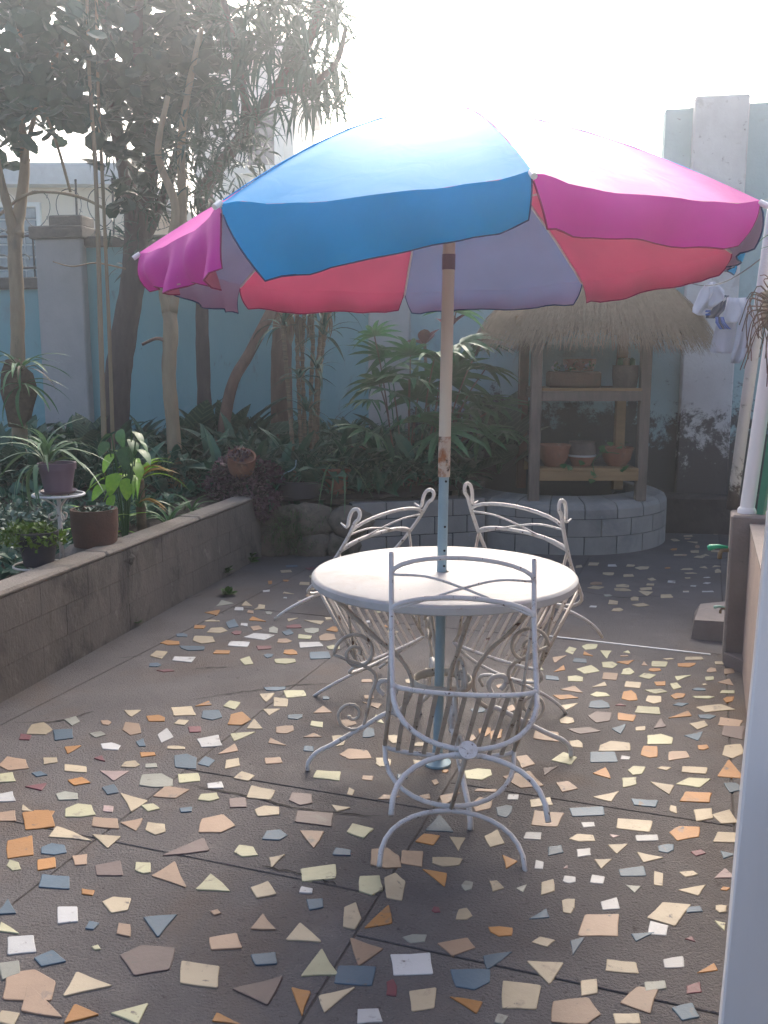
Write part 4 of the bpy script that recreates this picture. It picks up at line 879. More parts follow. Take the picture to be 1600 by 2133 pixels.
def cluster(mb, c, rad, n, tmpl, size, up=.15, seed=None, flat=.9):
    for _ in range(n):
        d = rdir(pr_); k = pr_.random()**.45
        p = Vector(c)+Vector((d.x*rad*k, d.y*rad*k*.8, d.z*rad*k*flat))
        od = (d*.7+rdir(pr_)*.8+Vector((0,0,up))).normalized()
        mb.add(*tmpl, basis(p, od, pr_.uniform(-.9,.9), size*pr_.uniform(.65,1.25)))
def rosette(mb, c, n, tmpl, size, axis=(0,0,1), spread=1.0):
    ax = Vector(axis).normalized(); xx = ax.orthogonal().normalized(); yy = ax.cross(xx)
    for i in range(n):
        a = i*2.39996+pr_.uniform(-.3,.3); el = R(pr_.uniform(-25,80))*spread
        d = (xx*math.cos(a)+yy*math.sin(a))*math.cos(el)+ax*math.sin(el)
        mb.add(*tmpl, basis(Vector(c)+d*.01, d, pr_.uniform(-.3,.3), size*pr_.uniform(.7,1.15)))
DISC = disc_leaf(); NARROW = blade(.055,.5,4,.25); STRAP = blade(.05,.6,7,.35); OV = ovate(.26,6,.35,.3); OVS = ovate(.34,4,.25,.2); BIGOV = ovate(.21,8,.35,.22,.4,.22); SMALL = ovate(.30,2,.1,.15)
OVN = ovate(.15,6,.5,.35)
SPIKE = blade(.042,.55,4,.3)

def px2m(r, y): return r*y/1960.0
def leafcrown(spots, y, tmpl, size, dens, mb=None, jy=.45):
    mb = mb or MB()
    for px, py, r in spots:
        c = at_depth(px, py, y+pr_.uniform(-jy,jy)); rad = px2m(r, y)
        cluster(mb, c, rad, int(dens*(r/60)**2), tmpl, size)
    return mb
# A: pale trunk with round leaves
tA = thing('round_leaf_tree','pale slim tree with round grey green leaves and a staghorn clump low on its trunk','tree',soil_at(38,7.6))
knobby(rooted([(38,900),(38,760),(37,640),(32,540),(32,480)],7.6), (.058,.056), 1).build('trunk', M_barkpale, tA, smooth=True)
knobby(path([(32,490),(44,420),(52,330),(38,200),(42,80),(25,-80)],7.6,.2), (.05,.022), 2).build('branch', M_barkpale, tA, smooth=True)
knobby(path([(32,500),(16,430),(-8,330),(-20,200)],7.6,-.2), (.042,.025), 3).build('branch', M_barkpale, tA, smooth=True)
knobby(path([(-10,455),(50,408),(105,400),(170,412),(232,442)],7.55,.1), (.013,.011), 4, seg=6).build('branch', M_barkpale, tA, smooth=True)
knobby(path([(48,340),(90,180),(150,60),(170,-40)],7.6,-.2), (.02,.012), 5, seg=6).build('branch', M_barkpale, tA, smooth=True)
knobby(path([(60,150),(115,290),(147,400)],7.4,.1), (.013,.011), 41, seg=6).build('branch', M_barkpale, tA, smooth=True)
leafcrown([(40,30,85),(120,20,60),(20,120,80),(105,140,65),(60,225,75),(150,215,55),(15,290,55),(180,110,50),(-20,200,60),(70,-30,80),(95,265,40),(165,60,30),(60,110,70),(140,90,50),(10,200,60),(110,200,45),(200,30,50)], 7.5, DISC, .14, 40).build('crown', LEAF['round'], tA)['kind'] = 'stuff'
# B: the thick dark tree
tB = thing('thick_dark_tree','thickest dark trunked tree with dense round leaves overhead near the white pillar','tree',soil_at(252,7.75))
knobby(rooted([(240,910),(243,820),(258,700),(278,580),(284,490)],7.75), (.118,.095), 6, seg=12).build('trunk', M_barkdark, tB, smooth=True)
knobby(path([(284,500),(268,390),(240,250),(226,100),(214,-60)],7.75,.2), (.075,.035), 7).build('branch', M_barkdark, tB, smooth=True)
knobby(path([(284,510),(318,340),(292,170),(288,20),(300,-80)],7.75,-.2), (.06,.03), 8).build('branch', M_barkdark, tB, smooth=True)
knobby(path([(280,540),(345,400),(385,250),(395,100),(430,-40)],7.8,.2), (.05,.025), 9).build('branch', M_barkdark, tB, smooth=True)
knobby(path([(262,560),(200,548),(150,555),(110,545)],7.6,-.1), (.008,.005), 10, seg=5).build('branch', M_barkpale, tB, smooth=True)
leafcrown([(235,30,70),(255,140,85),(300,235,70),(262,320,65),(230,235,50),(345,60,75),(335,165,60),(420,60,70),(385,250,65),(425,150,70),(300,10,70),(270,410,45),(300,95,50),(200,200,45),(340,110,60),(260,210,60),(380,160,60),(400,20,70),(330,310,50),(300,360,45),(440,230,45)], 7.65, DISC, .135, 40).build('crown', LEAF['round'], tB)['kind'] = 'stuff'
leafcrown([(228,300,40),(312,420,55),(250,400,40),(300,500,45),(352,330,55),(240,480,30),(225,160,35),(330,260,40),(270,560,28)], 7.8, NARROW, .17, 60).build('ivy', LEAF['ivy'], tB)['kind'] = 'stuff'
# slim brown stems
for i, pts in enumerate(([(214,880),(210,700),(205,520),(198,330),(186,150),(180,-60)], [(232,880),(228,700),(222,560),(214,380),(205,200),(200,-60)], [(186,560),(184,330),(180,200),(170,60)])):
    if i < 2:
        t = thing('slim_sapling', ['slim brown sapling stem standing in front of the white pillar edge','slim brown sapling stem close against the thick dark trunk'][i],'tree',soil_at(pts[0][0],7.3+.1*i))
        knobby(rooted(pts,7.3+.1*i), (.022-.006*i,.012), 20+i, seg=7).build('trunk', M_barkpale, t, smooth=True)
        mb = leafcrown([(pts[-2][0],60+30*i,40),(pts[-3][0],230,25),(pts[-2][0]-20,150,28)],7.3,NARROW,.15,40); mb.build('crown', LEAF['ivy'], t)['kind'] = 'stuff'
# C: pale forked tree
tC = thing('forked_pale_tree','pale yellowish forked tree with a broken side stub in the middle of the bed','tree',soil_at(366,7.2))
knobby(rooted([(368,985),(360,880),(352,780),(356,690),(352,640)],7.2), (.053,.058), 11).build('trunk', M_barkpale, tC, smooth=True)
knobby(path([(354,650),(372,560),(380,440),(378,300),(392,190),(420,60)],7.2,.2), (.045,.02), 12).build('branch', M_barkpale, tC, smooth=True)
knobby(path([(352,650),(340,580),(366,440),(336,350),(330,300),(350,200)],7.2,-.15), (.042,.018), 13).build('branch', M_barkpale, tC, smooth=True)
knobby(path([(352,722),(340,708),(322,706),(296,718)],7.18), (.016,.011), 14, seg=6).build('stub', M_barkbrown, tC, smooth=True)
leafcrown([(395,320,55),(440,390,55),(380,390,45),(465,300,60),(410,235,55),(500,350,50),(345,300,35),(470,430,35),(430,300,45),(350,360,45),(320,420,40),(400,430,45),(460,240,55),(500,260,50),(530,320,40),(420,360,50),(360,240,45)],7.35,NARROW,.2,62).build('crown', LEAF['ivy'], tC)['kind'] = 'stuff'
# D: straight dark trunk
tD = thing('straight_dark_tree','straight dark trunk rising close to the turquoise wall beside the leaning log','tree',soil_at(426,8.1))
knobby(rooted([(428,900),(424,780),(421,660),(424,540),(432,400)],8.1), (.062,.05), 15).build('trunk', M_barkdark, tD, smooth=True)
leafcrown([(440,380,50),(410,420,40),(455,460,40)],8.1,NARROW,.2,40).build('crown', LEAF['dracaena'], tD)['kind'] = 'stuff'
# G: diagonal dark limb with spiky crown, F: broad brown stump behind the canes
tG = thing('spiky_crown_tree','dark diagonal limbed tree with spiky strap leaf heads against the white sky','tree',soil_at(588,8.15))
knobby(rooted([(588,900),(586,760),(590,640),(585,540),(560,470)],8.15), (.095,.08), 16, seg=11).build('trunk', M_barkbrown, tG, smooth=True)
knobby(path([(572,500),(480,450),(420,420),(440,370),(500,290),(560,205),(640,90),(680,-40)],8.1,-.5), (.07,.035), 17).build('limb', M_barkdark, tG, smooth=True)
knobby(path([(520,265),(500,150),(470,20),(460,-60)],7.7,-.2), (.04,.02), 18).build('limb', M_barkdark, tG, smooth=True)
knobby(path([(570,195),(640,180),(700,130),(720,60)],7.65,-.2), (.03,.018), 19).build('limb', M_barkdark, tG, smooth=True)
mb = MB(); 
for px, py, r in ((560,110,95),(640,50,100),(690,140,80),(600,215,75),(670,225,75),(520,50,90),(715,45,60),(485,190,75),(705,215,50),(450,25,80),(540,255,55),(600,10,90),(640,150,80),(500,120,80),(560,30,80),(690,30,70),(590,120,70),(655,100,60)):
    for _ in range(3):
        c = at_depth(px+pr_.uniform(-25,25), py+pr_.uniform(-25,25), 7.6+pr_.uniform(-.4,.4)); rosette(mb, c, 15, SPIKE, px2m(r,7.6)*1.25, rdir(pr_,.6))
mb.build('crown', LEAF['dracaena'], tG)['kind'] = 'stuff'
# leaning log
lg = thing('leaning_log','bare brown sawn log leaning diagonally against the wall between the trunks','log',soil_at(452,7.7))
P = path([(448,885),(480,815),(520,735),(575,630),(620,545)],7.7,.35); P[0].z = min(P[0].z, soil_at(448,7.7).z+.02)
knobby(P,(.05,.045),23).build('log', M_barkbrown, lg, smooth=True)
# ringed canes
cn = thing('ringed_cane_plant','clump of slim ringed cane stems with variegated strap leaves','plant',soil_at(632,7.25))
for i, pts in enumerate(([(614,985),(606,880),(596,760),(586,640),(570,520)],[(630,975),(624,850),(620,740),(618,640),(620,540)],[(640,990),(634,870),(630,740),(634,650),(640,540)],[(652,985),(656,870),(664,740),(674,640),(690,540)],[(645,960),(648,820),(652,720),(650,640),(655,540)],[(660,960),(662,860),(668,760),(680,680),(690,640)])):
    P = spline(rooted(pts,7.2+.05*i),22); N = len(P); rr = [(.0185 if (k//2) % 2 else .0145) for k in range(N)]
    MB().tube(P, rr, 8).build('cane', M_cane, cn)
lm = bpy.data.meshes.new('strap_leaf'); lm.from_pydata(STRAP[0],[],STRAP[1]); lm.materials.append(LEAF['dracaena'])
lmd = bpy.data.meshes.new('dry_leaf'); lmd.from_pydata(STRAP[0],[],STRAP[1]); lmd.materials.append(LEAF['dry'])
def leaves(root, me, c, n, size, el=(-20,80), name='leaf', spread=.02, roll=.3, az=(0,360)):
    L0 = ROOTLOC[root.name]
    for i in range(n):
        a = R(az[0]+(az[1]-az[0])*((i*.381966) % 1)+pr_.uniform(-14,14)); e = R(pr_.uniform(*el))
        d = Vector((math.cos(a)*math.cos(e), math.sin(a)*math.cos(e), math.sin(e)))
        put(me, name, root, basis(Vector(c)-L0+d*spread, d, pr_.uniform(-roll,roll), size*pr_.uniform(.7,1.15)))
for px, py, s in ((640,660,.34),(590,680,.3),(675,700,.32),(660,770,.30),(625,790,.26),(690,640,.3),(640,860,.26)):
    leaves(cn, lm, at_depth(px,py,7.15), 13, s)
for px, py in ((600,640),(650,640),(625,655),(680,640)): leaves(cn, lmd, at_depth(px,py,7.2), 8, .26, (-88,-60), 'dry_leaf')

# broad striped leaves along the wall foot
cm = bpy.data.meshes.new('broad_leaf'); cm.from_pydata(BIGOV[0],[],BIGOV[1]); cm.materials.append(LEAF['calathea']); cm.polygons.foreach_set('use_smooth',[True]*len(cm.polygons))
CAL = [('broad_leaf_plant','broad leaf plant clump at the foot of the white pillar',130,7.9,15,.36),('broad_leaf_plant','broad leaf plant clump between the white pillar and thick trunk',200,7.7,16,.50),('broad_leaf_plant','low broad leaf plant clump in front of the thick trunk',300,7.3,16,.36),
       ('striped_leaf_plant','striped leaf plant standing tall beside the pale forked tree',400,7.9,15,.60),('striped_leaf_plant','tallest striped leaf plant with an upright leaf by the leaning log',478,8.0,14,.74),('striped_leaf_plant','low striped leaf plant clump under the leaning log',505,7.4,16,.36),
       ('broad_leaf_plant','broad leaf plant clump behind the purple mound',560,7.3,16,.34),('broad_leaf_plant','broad leaf plant clump right of the ringed canes',700,7.5,14,.36),('broad_leaf_plant','large dark broad leaf plant beside the thatched shelf post',1040,7.75,14,.66),('broad_leaf_plant','dark broad leaf plant low behind the block wall by the umbrella pole',960,7.5,13,.40),('broad_leaf_plant','broad leaf plant at the outer end of the bed under the railing',20,7.2,14,.42)]
for n, lab, px, y, k, s in CAL:
    b = soil_at(px, y); t = thing(n, lab, 'plant', b); leaves(t, cm, b+Vector((0,0,.03)), k, s, (18,84), 'leaf', .01, .5)
t = bpy.data.objects['striped_leaf_plant']; 
# lady palm: fans of strap leaflets on thin stems
def fan(n=9, w=.078, span=200):
    mb = MB()
    for i in range(n):
        a = R(-span/2+span*i/(n-1)); mb.add(*blade(w,.35,5,.4,.5), Matrix.Rotation(-a,4,'Z') @ Matrix.Diagonal((1,1-.12*abs(a),1,1)))
    return mb
fm = fan().mesh('palm_fan'); fm.materials.append(LEAF['palm'])
lp_ = thing('lady_palm','dense fan leaved lady palm in the bed behind the umbrella pole','palm',soil_at(850,7.3))
FANS = [(815,770,.40),(870,830,.42),(930,790,.40),(900,880,.38),(980,850,.38),(790,800,.36),(920,900,.36),(1000,720,.34),(950,650,.32),(800,745,.34),(852,790,.38),(905,745,.36),(962,715,.34),(935,835,.36),(862,880,.36),(965,880,.34),(1010,770,.34),(1030,850,.32),(775,835,.30),(1000,905,.32),(905,915,.34),(770,900,.30),(985,820,.34),(820,820,.34),(950,770,.34),(855,740,.34),(780,700,.28),(1050,900,.28),(730,930,.26),(880,960,.28),(810,960,.26)]
L0 = ROOTLOC[lp_.name]
for i, (px, py, s) in enumerate(FANS):
    p = at_depth(px, py, 7.3+pr_.uniform(-.3,.35)); b = soil_at(850+(px-850)*.3, 7.3)
    P = [b, b.lerp(p,.6)+Vector((0,0,.10)), p]; MB().tube(spline(P,5), .006, 5).build('stem', M_barkbrown if i % 3 else LEAF['palm'], lp_)
    a = math.atan2(p.z-(b.z+.4), (p.x-b.x)+.001); d = Vector((math.cos(a)*.9+pr_.uniform(-.3,.3), -pr_.uniform(.1,.9), math.sin(a)*.35+pr_.uniform(-.35,.3)))
    put(fm, 'frond', lp_, basis(p-L0, d, pr_.uniform(-.5,.5), s*pr_.uniform(.95,1.3)))
rdm = bpy.data.meshes.new('red_leaf'); rdm.from_pydata(OV[0],[],OV[1]); rdm.materials.append(LEAF['red'])
rc = thing('red_cordyline','cordyline with dark red leaves rising behind the lady palm','plant',soil_at(900,7.9)); p = at_depth(885,720,7.9)
MB().tube(spline([soil_at(900,7.9), at_depth(892,850,7.9), p],5), .014, 6).build('stem', M_barkbrown, rc); leaves(rc, rdm, p, 5, .22, (20,75)); leaves(rc, rdm, at_depth(935,690,7.9), 4, .20, (20,75))

# undergrowth nobody could count
mb = MB()
for _ in range(6800):
    y = pr_.uniform(6.85,8.35) if pr_.random() < .72 else pr_.uniform(4.6,6.85); xr = x_right(y)-.10
    x = xr-abs(pr_.gauss(0,1.9)) if pr_.random() < .6 else pr_.uniform(-4,xr)
    if y < 6.85: x = min(x, xr-.35)
    b = Vector((x,y,soil_h(x,y))); hi = y > 6.9
    d = rdir(pr_, .9); tm = pr_.choice((OVN,STRAP,STRAP,OVN,STRAP)) if hi else pr_.choice((OVS,SMALL,NARROW))
    mb.add(*tm, basis(b+Vector((0,0,pr_.uniform(0,.26 if hi else .05))), d, pr_.uniform(-.8,.8), pr_.uniform(.12,.34) if hi else pr_.uniform(.05,.13)))
tag(mb.build('undergrowth', LEAF['ground']), 'dark leafy undergrowth filling the planted bed', 'plants', kind='stuff')

# staghorn clump on the pale trunk
stg = thing('staghorn_fern','staghorn fern clump with brown root ball on the pale slim tree','fern',at_depth(45,800,7.5))
boulder(tuple(at_depth(42,815,7.45)),(.13,.12,.24),9).build('root_ball', M_strawbase, stg, smooth=True)
sm = bpy.data.meshes.new('staghorn_leaf'); sm.from_pydata(STRAP[0],[],STRAP[1]); sm.materials.append(LEAF['mid'])
leaves(stg, sm, at_depth(42,770,7.4), 16, .42, (-25,60)); leaves(stg, sm, at_depth(45,800,7.35), 12, .36, (-60,30))
sd_ = bpy.data.meshes.new('dry_frond'); sd_.from_pydata(STRAP[0],[],STRAP[1]); sd_.materials.append(LEAF['orange']); leaves(stg, LEAF and lmd, at_depth(50,765,7.35), 5, .3, (-30,30), 'dry_frond')

# wrought plant stand with mauve pot and spider plant
PS = at_depth(122,1030,4.75)
ps = thing('plant_stand','white wrought iron plant stand holding the mauve pot behind the low wall','plant stand',(PS.x,PS.y,soil_h(PS.x,PS.y)))
MB().tube([(PS.x+.128*math.cos(a*.2618),PS.y+.128*math.sin(a*.2618),PS.z) for a in range(24)], .0075, 7, closed=True).build('top_ring', M_white, ps, smooth=True)
MB().tube([PS+Vector((-.125,0,0)),PS+Vector((.125,0,0))], .006, 6).tube([PS+Vector((0,-.125,0)),PS+Vector((0,.125,0))], .006, 6).build('cross_bar', M_white, ps)
MB().tube([(PS.x,PS.y,soil_h(PS.x,PS.y)-.03),PS-Vector((0,0,.005))], .012, 8).build('stem', M_white2, ps, smooth=True)
for k in range(3):
    a = R(190+120*k); e = Vector((math.cos(a),math.sin(a),0))
    MB().tube(spline([PS+e*.11-Vector((0,0,.006)),PS+e*.06-Vector((0,0,.03)),PS+e*.012-Vector((0,0,.07)),PS+e*.014-Vector((0,0,.12)),PS+e*.045-Vector((0,0,.135)),PS+e*.055-Vector((0,0,.11)),PS+e*.035-Vector((0,0,.10))],4), .005, 6).build('scroll', M_white2, ps, smooth=True)
pc = PS+Vector((0,0,.007)); s_ = thing('saucer','mauve plastic saucer under the mauve pot on the stand','saucer',pc); MB().lathe([(.08,0),(.096,.016),(.092,.016),(.078,.004)],pc,24).build('dish', M_mauvepot, s_, smooth='auto')
mp_ = pot('mauve_pot','mauve plastic pot of spider plant on the wrought iron stand',pc+Vector((0,0,.005)),.096,.155,M_mauvepot)
spm = bpy.data.meshes.new('arching_leaf'); vf = blade(.042,1.0,9,.4); spm.from_pydata(vf[0],[],vf[1]); spm.materials.append(LEAF['spider']); spm.polygons.foreach_set('use_smooth',[True]*len(spm.polygons))
sp_ = thing('spider_plant','grey green arching spiky rosette growing in the mauve pot','plant',pc+Vector((-.05,0,.13))); leaves(sp_, spm, pc+Vector((-.05,0,.15)), 26, .34, (8,82), 'leaf', .02, .2)
leaves(sp_, spm, pc+Vector((-.07,-.03,.15)), 7, .26, (-50,5), 'leaf', .02, .2, (150,300))
# dark pot in a low ring
c = at_depth(82,1182,4.45); c.z = max(c.z, soil_h(c.x,c.y)); lr = thing('low_pot_ring','low pale wire ring stand under the black pot','plant stand',c)
MB().tube([(c.x+.12*math.cos(a*.2618),c.y+.12*math.sin(a*.2618),c.z+.012) for a in range(24)], .006, 6, closed=True).build('ring', M_white2, lr, smooth=True)
for k in range(3):
    a = 2.1*k+.4; MB().tube([(c.x+.12*math.cos(a),c.y+.12*math.sin(a),c.z+.012),(c.x+.05*math.cos(a),c.y+.05*math.sin(a),c.z-.03)], .005, 5).build('leg', M_white2, lr)
pot('black_pot','black plastic pot of yellow green moss plant below the wrought iron stand',c+Vector((0,0,.014)),.10,.17,M_blackpot)
mb = MB()
for _ in range(650):
    a = pr_.uniform(0,6.3); r = .17*math.sqrt(pr_.random()); p = c+Vector((r*math.cos(a)-.03, r*math.sin(a)*.8, .185-.9*max(0,r-.09)+pr_.uniform(-.01,.035))); mb.add(*SMALL, basis(p, rdir(pr_,.6), pr_.uniform(-1,1), pr_.uniform(.018,.04)))
mo = thing('moss_plant','yellow green mossy plant spilling over the black pot','plant',c+Vector((0,0,.16))); o = mb.build('foliage', LEAF['moss'], mo); o['kind'] = 'stuff'
# big terracotta pot with succulents on the wall ledge
c = at_depth(199,1128,4.93); c.z = .483; c = at_depth(199,1128,4.93)-Vector((0,0,at_depth(199,1128,4.93).z-.47))
cx_in = x_right(c.y)-.06; c.x = min(c.x, cx_in)
led = boulder((c.x-.02,c.y,.40),(.2,.17,.075),31); led.build('ledge_stone', M_lowwall, wall, smooth=True)
pot('old_clay_pot','large dark terracotta pot of small succulents beside the low wall',c,.125,.20,M_terradark,'cyl')
ssm = bpy.data.meshes.new('succulent_leaf'); ssm.from_pydata(OVS[0],[],OVS[1]); ssm.materials.append(LEAF['succulent'])
su = thing('succulent_patch','small grey green succulents covering the top of the large terracotta pot','plant',c+Vector((0,0,.17)))
for _ in range(14):
    a = pr_.uniform(0,6.3); r = .10*math.sqrt(pr_.random()); leaves(su, ssm, c+Vector((r*math.cos(a),r*math.sin(a),.185)), 6, .038, (10,70), 'leaf', .004)
# bright green broad plant, bromeliad and strap plants behind it
brm = bpy.data.meshes.new('bright_leaf'); vf = ovate(.33,7,.5,.2,.38); brm.from_pydata(vf[0],[],vf[1]); brm.materials.append(LEAF['bright']); brm.polygons.foreach_set('use_smooth',[True]*len(brm.polygons))
bmm = brm.copy(); bmm.materials.clear(); bmm.materials.append(LEAF['mid'])
b = soil_at(252,5.35); bp = thing('lime_leaf_plant','lime green broad leaved plant behind the large terracotta pot','plant',b); L0 = ROOTLOC[bp.name]
for i, (px, py, s, m) in enumerate(((240,945,.13,brm),(245,985,.14,brm),(263,995,.13,brm),(215,985,.12,brm),(222,1010,.12,brm),(238,1030,.11,brm),(275,960,.14,brm),(262,930,.15,bmm),(285,935,.13,bmm),(232,905,.11,bmm),(252,893,.11,bmm),(275,898,.12,bmm),(270,915,.12,bmm),(225,920,.10,bmm),(283,915,.11,bmm))):
    p = at_depth(px, py, 5.3+pr_.uniform(-.06,.1)); MB().tube(spline([b, b.lerp(p,.55)+Vector((.0,0,.06)), p],4), .004, 5).build('stem', LEAF['mid'], bp)
    put(m, 'leaf', bp, basis(p-L0, Vector(((px-250)*.03+pr_.uniform(-.5,.5), -.55, -.55+pr_.uniform(-.3,.3))), pr_.uniform(-.5,.5), s))
stm = bpy.data.meshes.new('strap_green'); stm.from_pydata(vfs[0] if 0 else blade(.06,.8,8,.4)[0],[],blade(.06,.8,8,.4)[1]); stm.materials.append(LEAF['bright'])
som = stm.copy(); som.materials.clear(); som.materials.append(LEAF['orange']); sgm = stm.copy(); sgm.materials.clear(); sgm.materials.append(LEAF['mid'])
b = soil_at(288,5.5); st2 = thing('bromeliad','green bromeliad with a few orange arching leaves beside the lime green plant','plant',b+Vector((0,0,.08))); c = at_depth(290,1000,5.5)
leaves(st2, stm, c, 11, .32, (0,70)); leaves(st2, som, c, 3, .30, (20,45), az=(-30,20)); leaves(st2, som, at_depth(285,1050,5.4), 2, .26, (15,30), az=(-25,0)); leaves(st2, sgm, at_depth(290,1060,5.45), 12, .22, (10,75))
MB().tube([b, c], .03, 7).build('stem', M_strawbase, st2, smooth=True)
b = soil_at(205,5.4); st3 = thing('strap_leaf_plant','upright green strap leaf clump between the mauve pot and lime green plant','plant',b); leaves(st3, stm, b+Vector((0,0,.04)), 14, .34, (30,80))
b = soil_at(345,5.9); st4 = thing('strap_leaf_plant','small mid green strap leaf clump close to the low wall','plant',b); leaves(st4, sgm, b+Vector((0,0,.02)), 14, .28, (30,80))
b = soil_at(395,6.3); st5 = thing('strap_leaf_plant','small dark green leaf clump between the low wall and the purple mound','plant',b); leaves(st5, sgm, b+Vector((0,0,.02)), 12, .22, (20,75))
# grey green ground cover at the outer left
mb = MB()
for _ in range(1100):
    p = at_depth(pr_.uniform(-40,150), pr_.uniform(1020,1100), 5.6); y = pr_.uniform(4.9,6.2); x = p.x*y/5.6-.02; mb.add(*OVS, basis(Vector((x,y,soil_h(x,y)+pr_.uniform(0,.16))), rdir(pr_,.6), pr_.uniform(-1,1), pr_.uniform(.02,.055)))
tag(mb.build('ground_cover', LEAF['succulent']), 'pale grey green ground cover behind the plant stand', 'plants', kind='stuff')

# purple leaf mound with half broken clay head pot
pc_ = Vector((LW0.x-.13,6.90,.55)); pm = thing('purple_mound','rounded mound of tiny dark purple leaves spilling over the wall corner','plant',(pc_.x,pc_.y,.35))
mb = MB()
for _ in range(4200):
    d = rdir(pr_); r = (.7+.3*pr_.random()); 
    p = pc_+Vector((d.x*.30*r, d.y*.24*r, d.z*(.21 if d.z > 0 else .26)*r+.02*math.sin(9*d.x)))
    if d.x > .1 and d.z < 0: p.z -= .05*d.x; p.y -= .05
    mb.add(*SMALL, basis(p, (d+rdir(pr_)*.9), pr_.uniform(-1,1), pr_.uniform(.024,.044)))
o = mb.build('foliage', LEAF['purple'], pm); o['kind'] = 'stuff'
boulder(tuple(pc_-Vector((0,0,.03))),(.22,.16,.17),12).build('core', M_soil, pm, smooth=True)
hp_ = pc_+Vector((-.01,-.10,.07)); hpt = thing('clay_head_pot','tilted half buried terracotta pot with purple leaves on the purple mound','pot',hp_)
mbx = MB().lathe([(.05,0),(.09,.05),(.105,.12),(.098,.17),(.105,.185),(.09,.185),(.085,.15),(0,.14)], (0,0,0), 20)
mm = Matrix.Translation(hp_) @ Matrix.Rotation(R(28),4,'X') @ Matrix.Rotation(R(8),4,'Y'); MB().add(mbx.v, mbx.f, mm).build('body', M_terra, hpt, smooth='auto')
mb = MB()
for _ in range(260):
    a = pr_.uniform(0,6.3); r = .085*math.sqrt(pr_.random()); mb.add(*SMALL, basis(mm @ Vector((r*math.cos(a)-.02,r*math.sin(a),.17+pr_.uniform(0,.04))), rdir(pr_,.5), 0, pr_.uniform(.02,.034)))
mb.build('foliage', LEAF['purple'], hpt)['kind'] = 'stuff'
# aloe in an urn pot on a stone
c = Vector((at_depth(702,1030,7.0).x,7.02,.385)); sl = thing('pot_stone','flat grey stone block under the aloe pot','stone',c); boulder((c.x,c.y,c.z+.035),(.135,.10,.045),15).build('stone', M_rough, sl, smooth=True)
pot('urn_pot','lipped terracotta urn pot of drooping aloe on the flat stone',c+Vector((0,0,.075)),.118,.20,M_terra,'urn')
alm = bpy.data.meshes.new('aloe_leaf'); vf = blade(.03,1.6,9,.6,.8); alm.from_pydata(vf[0],[],vf[1]); alm.materials.append(LEAF['spider'])
al = thing('aloe_plant','drooping pale green aloe in the lipped urn pot','plant',c+Vector((0,0,.25))); leaves(al, alm, c+Vector((0,0,.26)), 12, .36, (-5,40), 'leaf', .03, .15); leaves(al, lm, c+Vector((0,0,.26)), 7, .28, (50,85), 'leaf', .02)
# black tub of the canes
c = soil_at(628,7.05); tub = pot('cane_tub','low dark tub at the foot of the ringed canes',(c.x,c.y,c.z+.0),.20,.13,M_blackpot,'cyl')
hs = thing('rope_end','pale blue rope end hanging from the canes','rope',at_depth(612,965,6.95)); MB().tube(spline(path([(617,958),(615,972),(606,980),(592,987),(584,1000)],6.95),5), .0045, 5).build('cord', M_hose, hs, smooth=True)
# shelf plants
iv = bpy.data.meshes.new('ivy_leaf'); vf = ovate(.5,4,.2,.15,.35); iv.from_pydata(vf[0],[],vf[1]); iv.materials.append(LEAF['mid'])
ip = thing('trailing_ivy','green ivy trailing from the wide terracotta bowl over the shelf edge','plant',IVY+Vector((0,0,.12))); L0 = ROOTLOC[ip.name]
MB().tube(spline(path([(1290,945),(1262,942),(1245,950),(1235,965),(1238,985)],7.02),5), .003, 4).build('vine', LEAF['mid'], ip)
for px, py in ((1252,928),(1262,935),(1250,938),(1297,925),(1303,922),(1300,930),(1270,920),(1213,960),(1172,966),(1188,970),(1238,985),(1235,998),(1243,992),(1305,970),(1300,975),(1290,930),(1278,925)):
    p = at_depth(px, py, 7.0 if py > 950 else 7.15); put(iv, 'leaf', ip, basis(p-L0, Vector((pr_.uniform(-.6,.6),-.8,pr_.uniform(-.6,.2))), pr_.uniform(-.8,.8), .055))
fl = thing('white_flowers','small pale green shoots with white flowers in the dark trough','plant',TR+Vector((0,0,.12))); mb = MB(); mbw = MB()
for _ in range(60):
    p = TR+Vector((pr_.uniform(-.17,.17),pr_.uniform(-.06,.03),.12+pr_.uniform(0,.07))); (mbw if pr_.random() < .3 else mb).add(*OVS, basis(p, rdir(pr_,.8), 0, .03))
mb.build('shoots', LEAF['mid'], fl)['kind'] = 'stuff'; mbw.build('flowers', M_clothw, fl)['kind'] = 'stuff'
cp = thing('cactus_cluster','dull olive cactus cluster in the squat mottled pot','plant',CAC+Vector((0,0,.15)))
for k in range(7):
    a = .9*k; MB().lathe([(.018,0),(.026,.03),(.022,.07),(0,.085)], CAC+Vector((.055*math.cos(a)*(k>0),.055*math.sin(a)*(k>0),.145)), 9, lambda i, a: .12*math.cos(6*a)).build('cactus', LEAF['dry'] if k % 2 else LEAF['mid'], cp, smooth=True)
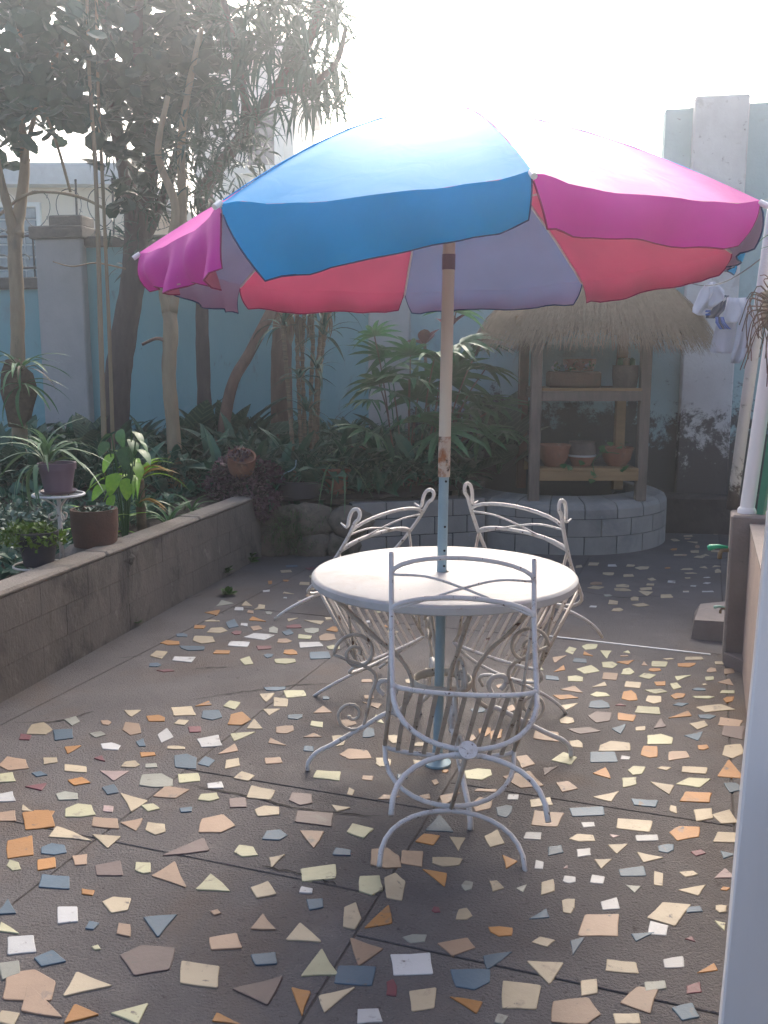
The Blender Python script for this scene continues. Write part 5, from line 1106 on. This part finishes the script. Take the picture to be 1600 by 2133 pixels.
# weeds on the patio edge and moss on the rubble
gm = bpy.data.meshes.new('weed_leaf'); gm.from_pydata(OVS[0],[],OVS[1]); gm.materials.append(LEAF['grass'])
for px, py, k, s, lab in ((465,1200,22,.085,'tiny green weed in the patio along the low wall'),(517,1172,22,.085,'tiny green weed beside the far end of the low wall'),(475,1240,16,.06,'tiny green weed among the blue and cream tile fragments'),(275,1305,16,.06,'tiny green weed at the stained foot of the low wall')):
    b = on_floor(px,py); w_ = thing('weed',lab,'weed',b,'weeds in the patio joints'); leaves(w_, gm, b, k, s, (10,80), 'leaf', .008)
mb = MB(); 
for _ in range(500):
    p = Vector((-.72+pr_.gauss(0,.10),6.80+pr_.uniform(-.03,.02),.20+pr_.gauss(0,.08))); mb.add(*NARROW, basis(p, rdir(pr_,.3), 0, pr_.uniform(.03,.07)))
o = mb.build('moss', LEAF['grass'], rb); o['kind'] = 'stuff'
# hanging basket plant at the slim post
c = at_depth(1628,640,4.3); hb = thing('hanging_basket','hanging basket of brown rooty stems with a few leaves beside the slim white post','hanging plant',c)
boulder((c.x+.02,c.y,c.z),(.10,.10,.10),44).build('root_ball', M_strawbase, hb, smooth=True)
q = random.Random(9)
for i in range(90):
    d = rdir(q); p0 = c+d*.05; p1 = c+Vector((d.x*.13-.02,d.y*.1,d.z*.15)); p2 = p1+Vector((q.uniform(-.06,.04),q.uniform(-.04,.04),q.uniform(-.22,.03)))
    MB().tube(spline([p0,p1,p2],4), [.0035]*4+[.0025]*5, 4).build('root', M_barkbrown if i % 3 else M_strawbase, hb)
for i in range(6):
    p1 = c+Vector((q.uniform(-.06,.05),0,.1)); p2 = p1+Vector((q.uniform(-.05,.05),q.uniform(-.05,.05),q.uniform(.12,.35))); MB().tube(spline([c,p1,p2],4), .007, 5).build('stem', M_barkpale, hb); leaves(hb, sm, p2, 3, .12, (-20,60))
MB().tube([c+Vector((0,0,.05)), c+Vector((.08,0,1.2))], .003, 4).build('wire', M_iron, hb)
# ------------------------------------------------------------------ thin volume added to imitate veiling lens glare, backlit by the sun
hm_ = bpy.data.materials.new('glare_volume'); hm_.use_nodes = True; nt = hm_.node_tree; nt.nodes.clear()
out = nt.nodes.new('ShaderNodeOutputMaterial'); pv = nt.nodes.new('ShaderNodeVolumePrincipled')
pv.inputs['Color'].default_value = (.88,.94,1,1); pv.inputs['Density'].default_value = .0085; pv.inputs['Anisotropy'].default_value = .78
nt.links.new(pv.outputs[0], out.inputs['Volume'])
hz = MB().box((-62,-42,-1.1), (62,82,9.5)).build('glare_haze', hm_); tag(hz, kind='stuff')
